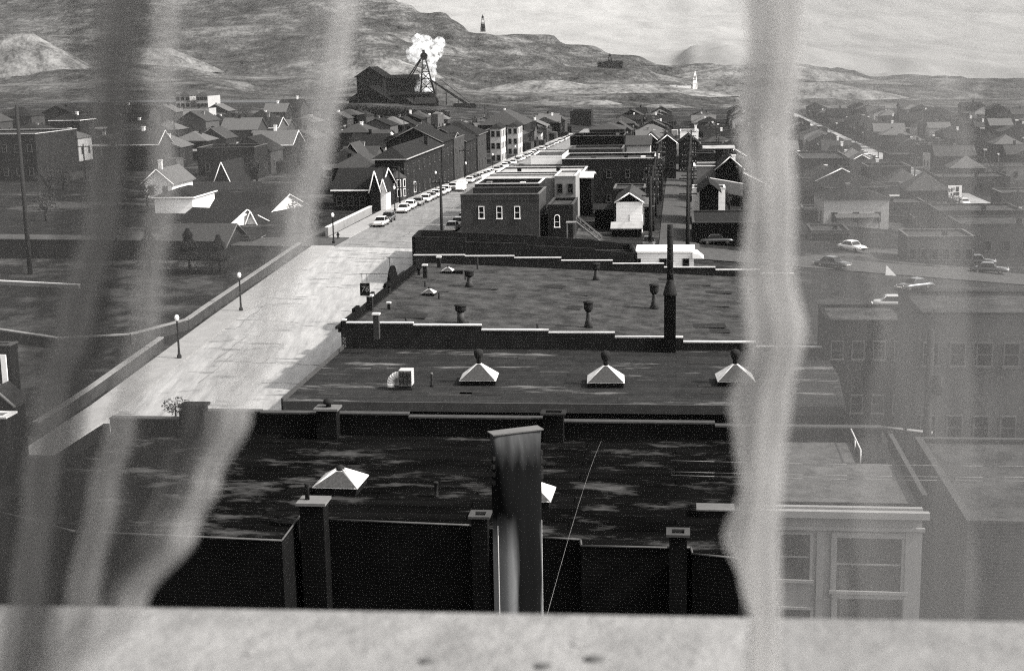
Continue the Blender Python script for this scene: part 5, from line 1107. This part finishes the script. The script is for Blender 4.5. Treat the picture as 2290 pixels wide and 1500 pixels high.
# ================================================================== TALL DUCT, LEDGE, CURTAINS
wd = 26.0
def duct_mat():                                                         # galvanised sheet, dark reflection painted down the middle, soot all over the top
    m = bpy.data.materials.new('duct_soot_and_reflection'); m.use_nodes = True; N = m.node_tree.nodes; L = m.node_tree.links; b = N['Principled BSDF']
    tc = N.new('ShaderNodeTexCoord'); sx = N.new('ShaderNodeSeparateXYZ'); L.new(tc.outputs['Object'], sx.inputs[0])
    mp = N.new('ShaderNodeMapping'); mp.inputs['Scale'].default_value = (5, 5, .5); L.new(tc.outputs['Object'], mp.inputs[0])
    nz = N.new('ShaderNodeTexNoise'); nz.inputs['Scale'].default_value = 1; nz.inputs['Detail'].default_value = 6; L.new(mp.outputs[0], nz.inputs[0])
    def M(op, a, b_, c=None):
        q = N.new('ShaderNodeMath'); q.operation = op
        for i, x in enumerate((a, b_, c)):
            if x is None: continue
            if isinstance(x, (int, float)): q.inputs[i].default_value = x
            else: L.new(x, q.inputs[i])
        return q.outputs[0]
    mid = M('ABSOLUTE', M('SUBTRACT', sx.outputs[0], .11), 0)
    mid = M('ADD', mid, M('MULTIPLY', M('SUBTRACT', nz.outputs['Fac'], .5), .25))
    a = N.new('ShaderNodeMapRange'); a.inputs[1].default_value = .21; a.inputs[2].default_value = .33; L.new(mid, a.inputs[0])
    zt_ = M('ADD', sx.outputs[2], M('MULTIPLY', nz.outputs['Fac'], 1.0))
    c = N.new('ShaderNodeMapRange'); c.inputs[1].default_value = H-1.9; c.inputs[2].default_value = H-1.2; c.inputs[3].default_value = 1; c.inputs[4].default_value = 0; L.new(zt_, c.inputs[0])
    e = N.new('ShaderNodeMapRange'); e.inputs[1].default_value = H-.2; e.inputs[2].default_value = H+.9; e.inputs[3].default_value = 0; e.inputs[4].default_value = .12; L.new(zt_, e.inputs[0])  # highlight of the flared top put into the colour
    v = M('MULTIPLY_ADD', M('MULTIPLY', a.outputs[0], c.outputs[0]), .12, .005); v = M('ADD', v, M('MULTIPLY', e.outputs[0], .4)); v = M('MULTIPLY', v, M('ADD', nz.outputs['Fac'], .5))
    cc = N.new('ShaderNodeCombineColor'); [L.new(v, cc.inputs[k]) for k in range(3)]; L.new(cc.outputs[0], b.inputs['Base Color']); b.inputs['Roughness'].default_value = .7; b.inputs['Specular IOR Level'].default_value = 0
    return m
a, zt = atw(1100, 960, wd); b, _ = atw(1206, 960, wd); vm = (a+b)/2; hw = (b-a)/2; zB = 14.0
r = root('ventilation_duct', 'tall galvanised duct with a flared top rising before the nearest roof', 'duct', gr(vm, wd, zB)); r.rotation_euler.z = .38
H = zt-zB; n = 32; b = MB(); prof = [(0, 1.0, .8), (H-2.15, 1.0, .8), (H-1.6, 1.0, .78), (H-1.0, 1.02, .6), (H-.45, 1.05, .4), (H-.02, 1.12, .28)]
for z, kx, ky in prof:
    for k in range(n):
        t = 2*PI*k/n; c, s_ = math.cos(t), math.sin(t); e = .62 if z < H-1.2 else .45
        b.v.append((hw*kx*math.copysign(abs(c)**e, c), hw*ky*math.copysign(abs(s_)**e, s_), z))
for i in range(len(prof)-1):
    for k in range(n): b.f.append((i*n+k, i*n+(k+1) % n, (i+1)*n+(k+1) % n, (i+1)*n+k)); b.sm.append(True)
b.f += [tuple(range((len(prof)-1)*n, len(prof)*n))]; b.sm += [False]
M_DUCT = mat('duct_sheet', .4, .34, .25, .8, metal=.6, spec=.5, stretch=(3, 3, .25), c2=.03, thr=.52, s2=.5, soft=.12, st2=(2.2, 2.2, .25))
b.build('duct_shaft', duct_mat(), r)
MB().hexa([(-hw*1.13, -hw*.34, H-.03), (hw*1.13, -hw*.34, H-.03), (hw*1.13, hw*.34, H-.03), (-hw*1.13, hw*.34, H-.03)], [(-hw*1.14, -hw*.35, H-.005), (hw*1.14, -hw*.35, H-.005), (hw*1.14, hw*.35, H-.005), (-hw*1.14, hw*.35, H-.005)]).build('top_rim', M_ROOFG, r)
cb = MB(); [cb.box(s_*hw*1.02-(.05 if s_ < 0 else -.0), s_*hw*1.02+(.0 if s_ < 0 else .05), -.12, .12, H-1.0+.16*k, H-.92+.16*k) for s_ in (-1, 1) for k in range(4)]
cb.build('side_clamp', M_STEEL, r)
MB().bar((-hw*.985, -hw*.3, 0), (-hw*.985, -hw*.3, H-1.8), .02).bar((hw*.97, -hw*.34, 0), (hw*.97, -hw*.34, H-1.8), .02).build('seam', M_CAP, r)
# hotel ledge and the wall under it
zl = 31.0
pA = ray(-900, 1338); tA = (zl-CZ)/pA.z; pB = ray(3200, 1405); tB = (zl-CZ)/pB.z; pA, pB = pA*tA, pB*tB
lg = MB(); lg.hexa([(pA.x, pA.y, zl-.22), (pB.x, pB.y, zl-.22), (pB.x, -.1, zl-.22), (pA.x, -.1, zl-.22)][::-1], [(pA.x, pA.y, zl), (pB.x, pB.y, zl), (pB.x, -.1, zl), (pA.x, -.1, zl)][::-1])
tag(lg.build('window_ledge', M_CONC), 'pale blurred stone ledge below the open window across the foreground', 'ledge')
hb = MB().box(-14, 14, -6, 1.0, 0, zl-.24); tag(hb.build('hotel_wall', M_BRK), 'brick wall of the tall hotel under the pale ledge', 'wall')

for i, (px, py, s_) in enumerate(((955, 1478, .010), (1330, 1474, .013), (1215, 1490, .011), (560, 1462, .006), (1290, 1441, .007), (1965, 1440, .005))):
    d = ray(px, py); t = (zl-CZ)/d.z; s_ *= .55; b = MB(); b.lathe([(s_*.9, 0), (s_, s_*.1), (s_*.7, s_*.25), (s_*.2, s_*.3)], 9, sx=1.3)
    o = b.build('grit', M_WFR if i < 3 else M_PALE); o.location = (d.x*t, d.y*t, zl+.0005); tag(o, ('dark blurred crumb' if i < 3 else 'pale blurred crumb')+' lying on the stone ledge, '+('left of the pair of dark ones', 'larger dark one at the middle', 'dark one at the very bottom edge', 'pale one below the left curtain edge', 'pale one near the middle', 'pale one right of the bright curtain')[i], 'grit', 'grit on the ledge')
def curtain_mat(CURT, ct, cd, nm='sheer_lace'):
    m = bpy.data.materials.new(nm); m.use_nodes = True; N = m.node_tree.nodes; L = m.node_tree.links; N.clear()
    o = N.new('ShaderNodeOutputMaterial'); tr = N.new('ShaderNodeBsdfTransparent'); tl = N.new('ShaderNodeBsdfTranslucent'); df = N.new('ShaderNodeBsdfDiffuse')
    tl.inputs[0].default_value = (ct, ct*.975, ct*.95, 1); df.inputs[0].default_value = (cd, cd*.975, cd*.95, 1)
    mx = N.new('ShaderNodeMixShader'); mx.inputs[0].default_value = .35; L.new(tl.outputs[0], mx.inputs[1]); L.new(df.outputs[0], mx.inputs[2])
    lw = N.new('ShaderNodeLayerWeight'); lw.inputs['Blend'].default_value = .35
    tc = N.new('ShaderNodeTexCoord'); nz = N.new('ShaderNodeTexNoise'); nz.inputs['Scale'].default_value = 1; nz.inputs['Detail'].default_value = 4
    mpp = N.new('ShaderNodeMapping'); mpp.inputs['Scale'].default_value = (110, 110, 5); L.new(tc.outputs['Object'], mpp.inputs[0]); L.new(mpp.outputs[0], nz.inputs['Vector'])
    mr = N.new('ShaderNodeMapRange'); mr.inputs[3].default_value = CURT[0]; mr.inputs[4].default_value = CURT[1]; L.new(lw.outputs['Facing'], mr.inputs[0])
    ad = N.new('ShaderNodeMath'); ad.operation = 'MULTIPLY_ADD'; ad.inputs[1].default_value = .3; L.new(nz.outputs['Fac'], ad.inputs[0])
    sb_ = N.new('ShaderNodeMath'); sb_.operation = 'SUBTRACT'; sb_.inputs[1].default_value = .15; sb_.use_clamp = True
    L.new(mr.outputs[0], ad.inputs[2]); L.new(ad.outputs[0], sb_.inputs[0])
    m2 = N.new('ShaderNodeMixShader'); L.new(sb_.outputs[0], m2.inputs[0]); L.new(tr.outputs[0], m2.inputs[1]); L.new(mx.outputs[0], m2.inputs[2]); L.new(m2.outputs[0], o.inputs[0])
    return m
M_CURT = curtain_mat((.32, .88), .40, .30); M_CURTL = curtain_mat((.17, .6), .24, .17, 'sheer_lace_dimmed'); M_CURTH = curtain_mat((.11, .55), .38, .28, 'sheer_hem_brightened'); M_CURTD = curtain_mat((.34, .85), .02, .02, 'fold_shade_cloth')  # left lace dimmed, hem brightened, fold's shade: light put into cloth colours
def itp(tab, y):
    if y <= tab[0][0]: return tab[0][1]
    for (a, p), (b, q) in zip(tab[:-1], tab[1:]):
        if y <= b: f = (y-a)/(b-a); f = f*f*(3-2*f); return p+(q-p)*f
    return tab[-1][1]
def curtain(label, knots, D=.56, m=None, name='lace_curtain', parent=None):
    """knots: list of (table of pixel x by height, depth offset); the cloth runs through them in turn, doubling back in pleats"""
    b = MB(); ys = [-260+20*i for i in range(106)]; NK = len(knots); sub = 7
    for y in ys:
        for i in range(NK-1):
            for s_ in range(sub+(i == NK-2)):
                f = s_/sub; e = f*f*(3-2*f)
                x = itp(knots[i][0], y)*(1-e)+itp(knots[i+1][0], y)*e; dd = D+knots[i][1]*(1-f)+knots[i+1][1]*f+.004*noise.noise(Vector((x*.012, y*.004, i)))
                d = ray(x, y); b.v.append(tuple(d*(dd/d.y)+Vector((0, 0, CZ))))
    n = (NK-1)*sub+1
    b.f = [(j*n+i, j*n+i+1, (j+1)*n+i+1, (j+1)*n+i) for j in range(len(ys)-1) for i in range(n-1)]; b.sm = [True]*len(b.f)
    o = b.build(name, m or M_CURT, parent)
    return o if parent else tag(o, label, 'curtain', 'sheer window curtains')
def sh(tab, d, s=0): return [(y, x+d+s*y/1500) for y, x in tab]
LE = [(-260, 850), (0, 805), (150, 782), (300, 752), (500, 705), (700, 652), (930, 562), (1080, 495), (1190, 445), (1350, 330), (1500, 215), (1840, 60)]
LD = [(-260, 285), (0, 275), (300, 260), (500, 245), (700, 190), (900, 135), (1100, 110), (1300, 85), (1500, 60), (1840, 20)]
LM = [(-260, 340), (0, 330), (400, 325), (700, 290), (850, 262), (950, 235), (1100, 195), (1340, 150), (1500, 110), (1840, 30)]
cl = curtain('sheer lace curtain hanging at the left of the window, drawn aside', [
    ([(-260, -700), (1840, -700)], .02), ([(-260, -120), (1840, -200)], 0), (sh(LD, -60), -.01), (sh(LD, 20), .012), (sh(LM, 60), .02), (sh(LM, 15, -20), .03), (sh(LM, 75), .0),
    (sh(LE, -140), .0), (sh(LE, -50), -.01)], m=M_CURTL)
curtain('', [(sh(LE, -75), -.01), (sh(LE, -2), -.012), (sh(LE, -60), .012), (sh(LE, -8), .02), (sh(LE, -95), .03)], m=M_CURTH, name='brightened_hem', parent=cl)  # edge band in brighter cloth, its light painted in
curtain('', [(sh(LD, -120), .045), (sh(LD, 60), .04), (sh(LD, -60), .035), (sh(LD, 35), .05), (sh(LD, -30), .055), (sh(LD, 10), .06)], m=M_CURTD, name='fold_shade_strip', parent=cl)  # added dark strip that paints the shade of the fold
RE = [(-260, 1655), (0, 1655), (120, 1660), (300, 1640), (430, 1665), (600, 1650), (780, 1665), (900, 1622), (980, 1635), (1090, 1650), (1200, 1612), (1300, 1650), (1380, 1668), (1500, 1672), (1840, 1680)]
RB = [(-260, 1800), (0, 1795), (150, 1790), (300, 1772), (450, 1780), (600, 1775), (740, 1800), (900, 1768), (1050, 1752), (1200, 1742), (1350, 1745), (1500, 1740), (1840, 1740)]
curtain('sheer lace curtain hanging at the right of the window with a bright gathered edge', [
    (sh(RB, -40), .03), (sh(RE, 6), .022), (sh(RB, -6), .012), (sh(RE, 14), .002), (sh(RB, 0), -.008), (sh(RB, -70), .01), (sh(RB, 160), 0), ([(-260, 2180), (1840, 2200)], .01), ([(-260, 2500), (1840, 2500)], 0), ([(-260, 3100), (1840, 3100)], .01)])

# ================================================================== AIR
hz = MB().box(-6000, 6000, -60, 10800, -60, 1500); ho = hz.build('haze', bpy.data.materials.new('haze_air')); hm_ = ho.data.materials[0]; hm_.use_nodes = True
N = hm_.node_tree.nodes; L = hm_.node_tree.links; N.clear(); o = N.new('ShaderNodeOutputMaterial'); pvv = N.new('ShaderNodeVolumePrincipled'); pvv.inputs['Color'].default_value = (.95, .94, .92, 1)
pvv.inputs['Density'].default_value = .000018; pvv.inputs['Anisotropy'].default_value = 0; L.new(pvv.outputs[0], o.inputs['Volume']); ho['kind'] = 'stuff'

# ================================================================== LIGHT
SUN_AZ, SUN_EL = math.radians(102), math.radians(40)                      # azimuth clockwise from the view direction (+Y)
wd_ = bpy.data.worlds.new('World'); sc.world = wd_; wd_.use_nodes = True; N = wd_.node_tree.nodes; L = wd_.node_tree.links
sky = N.new('ShaderNodeTexSky'); sky.sky_type = 'NISHITA'; sky.sun_disc = False; sky.sun_elevation = SUN_EL; sky.sun_rotation = SUN_AZ; sky.dust_density = 3
bw = N.new('ShaderNodeRGBToBW'); L.new(sky.outputs[0], bw.inputs[0]); L.new(bw.outputs[0], N['Background'].inputs[0]); N['Background'].inputs[1].default_value = .15
sl = bpy.data.lights.new('sun', 'SUN'); sl.energy = 2.6; sl.angle = math.radians(2); sl.color = (1, .985, .96)
so_ = bpy.data.objects.new('sun', sl); col.objects.link(so_)
sd = Vector((math.sin(SUN_AZ)*math.cos(SUN_EL), math.cos(SUN_AZ)*math.cos(SUN_EL), math.sin(SUN_EL)))
so_.rotation_euler = sd.to_track_quat('Z', 'Y').to_euler()

cam = bpy.data.cameras.new('camera'); cam.lens = 50; cam.sensor_width = 36; cam.clip_start = .05; cam.clip_end = 30000
cam.dof.use_dof = True; cam.dof.focus_distance = 140; cam.dof.aperture_fstop = 8; cam.dof.aperture_blades = 0
co = bpy.data.objects.new('camera', cam); col.objects.link(co)
from mathutils import Matrix
mm = Matrix((RT, UP, -FW)).transposed().to_4x4(); mm.translation = Vector((0, 0, CZ)); co.matrix_world = mm; sc.camera = co

sc.view_settings.view_transform = 'Standard'; sc.view_settings.look = 'None'; sc.view_settings.exposure = 1.8; sc.view_settings.gamma = 1
cy = sc.cycles; sc.render.engine = 'CYCLES'
cy.use_denoising = False; cy.max_bounces = 6; cy.diffuse_bounces = 2; cy.glossy_bounces = 2; cy.transmission_bounces = 3; cy.volume_bounces = 2; cy.transparent_max_bounces = 24
cy.use_adaptive_sampling = False; cy.pixel_filter_type = 'BLACKMAN_HARRIS'; cy.filter_width = 1.2; cy.sample_clamp_direct = .7; cy.sample_clamp_indirect = .6
cy.volume_step_rate = 4; cy.volume_max_steps = 64
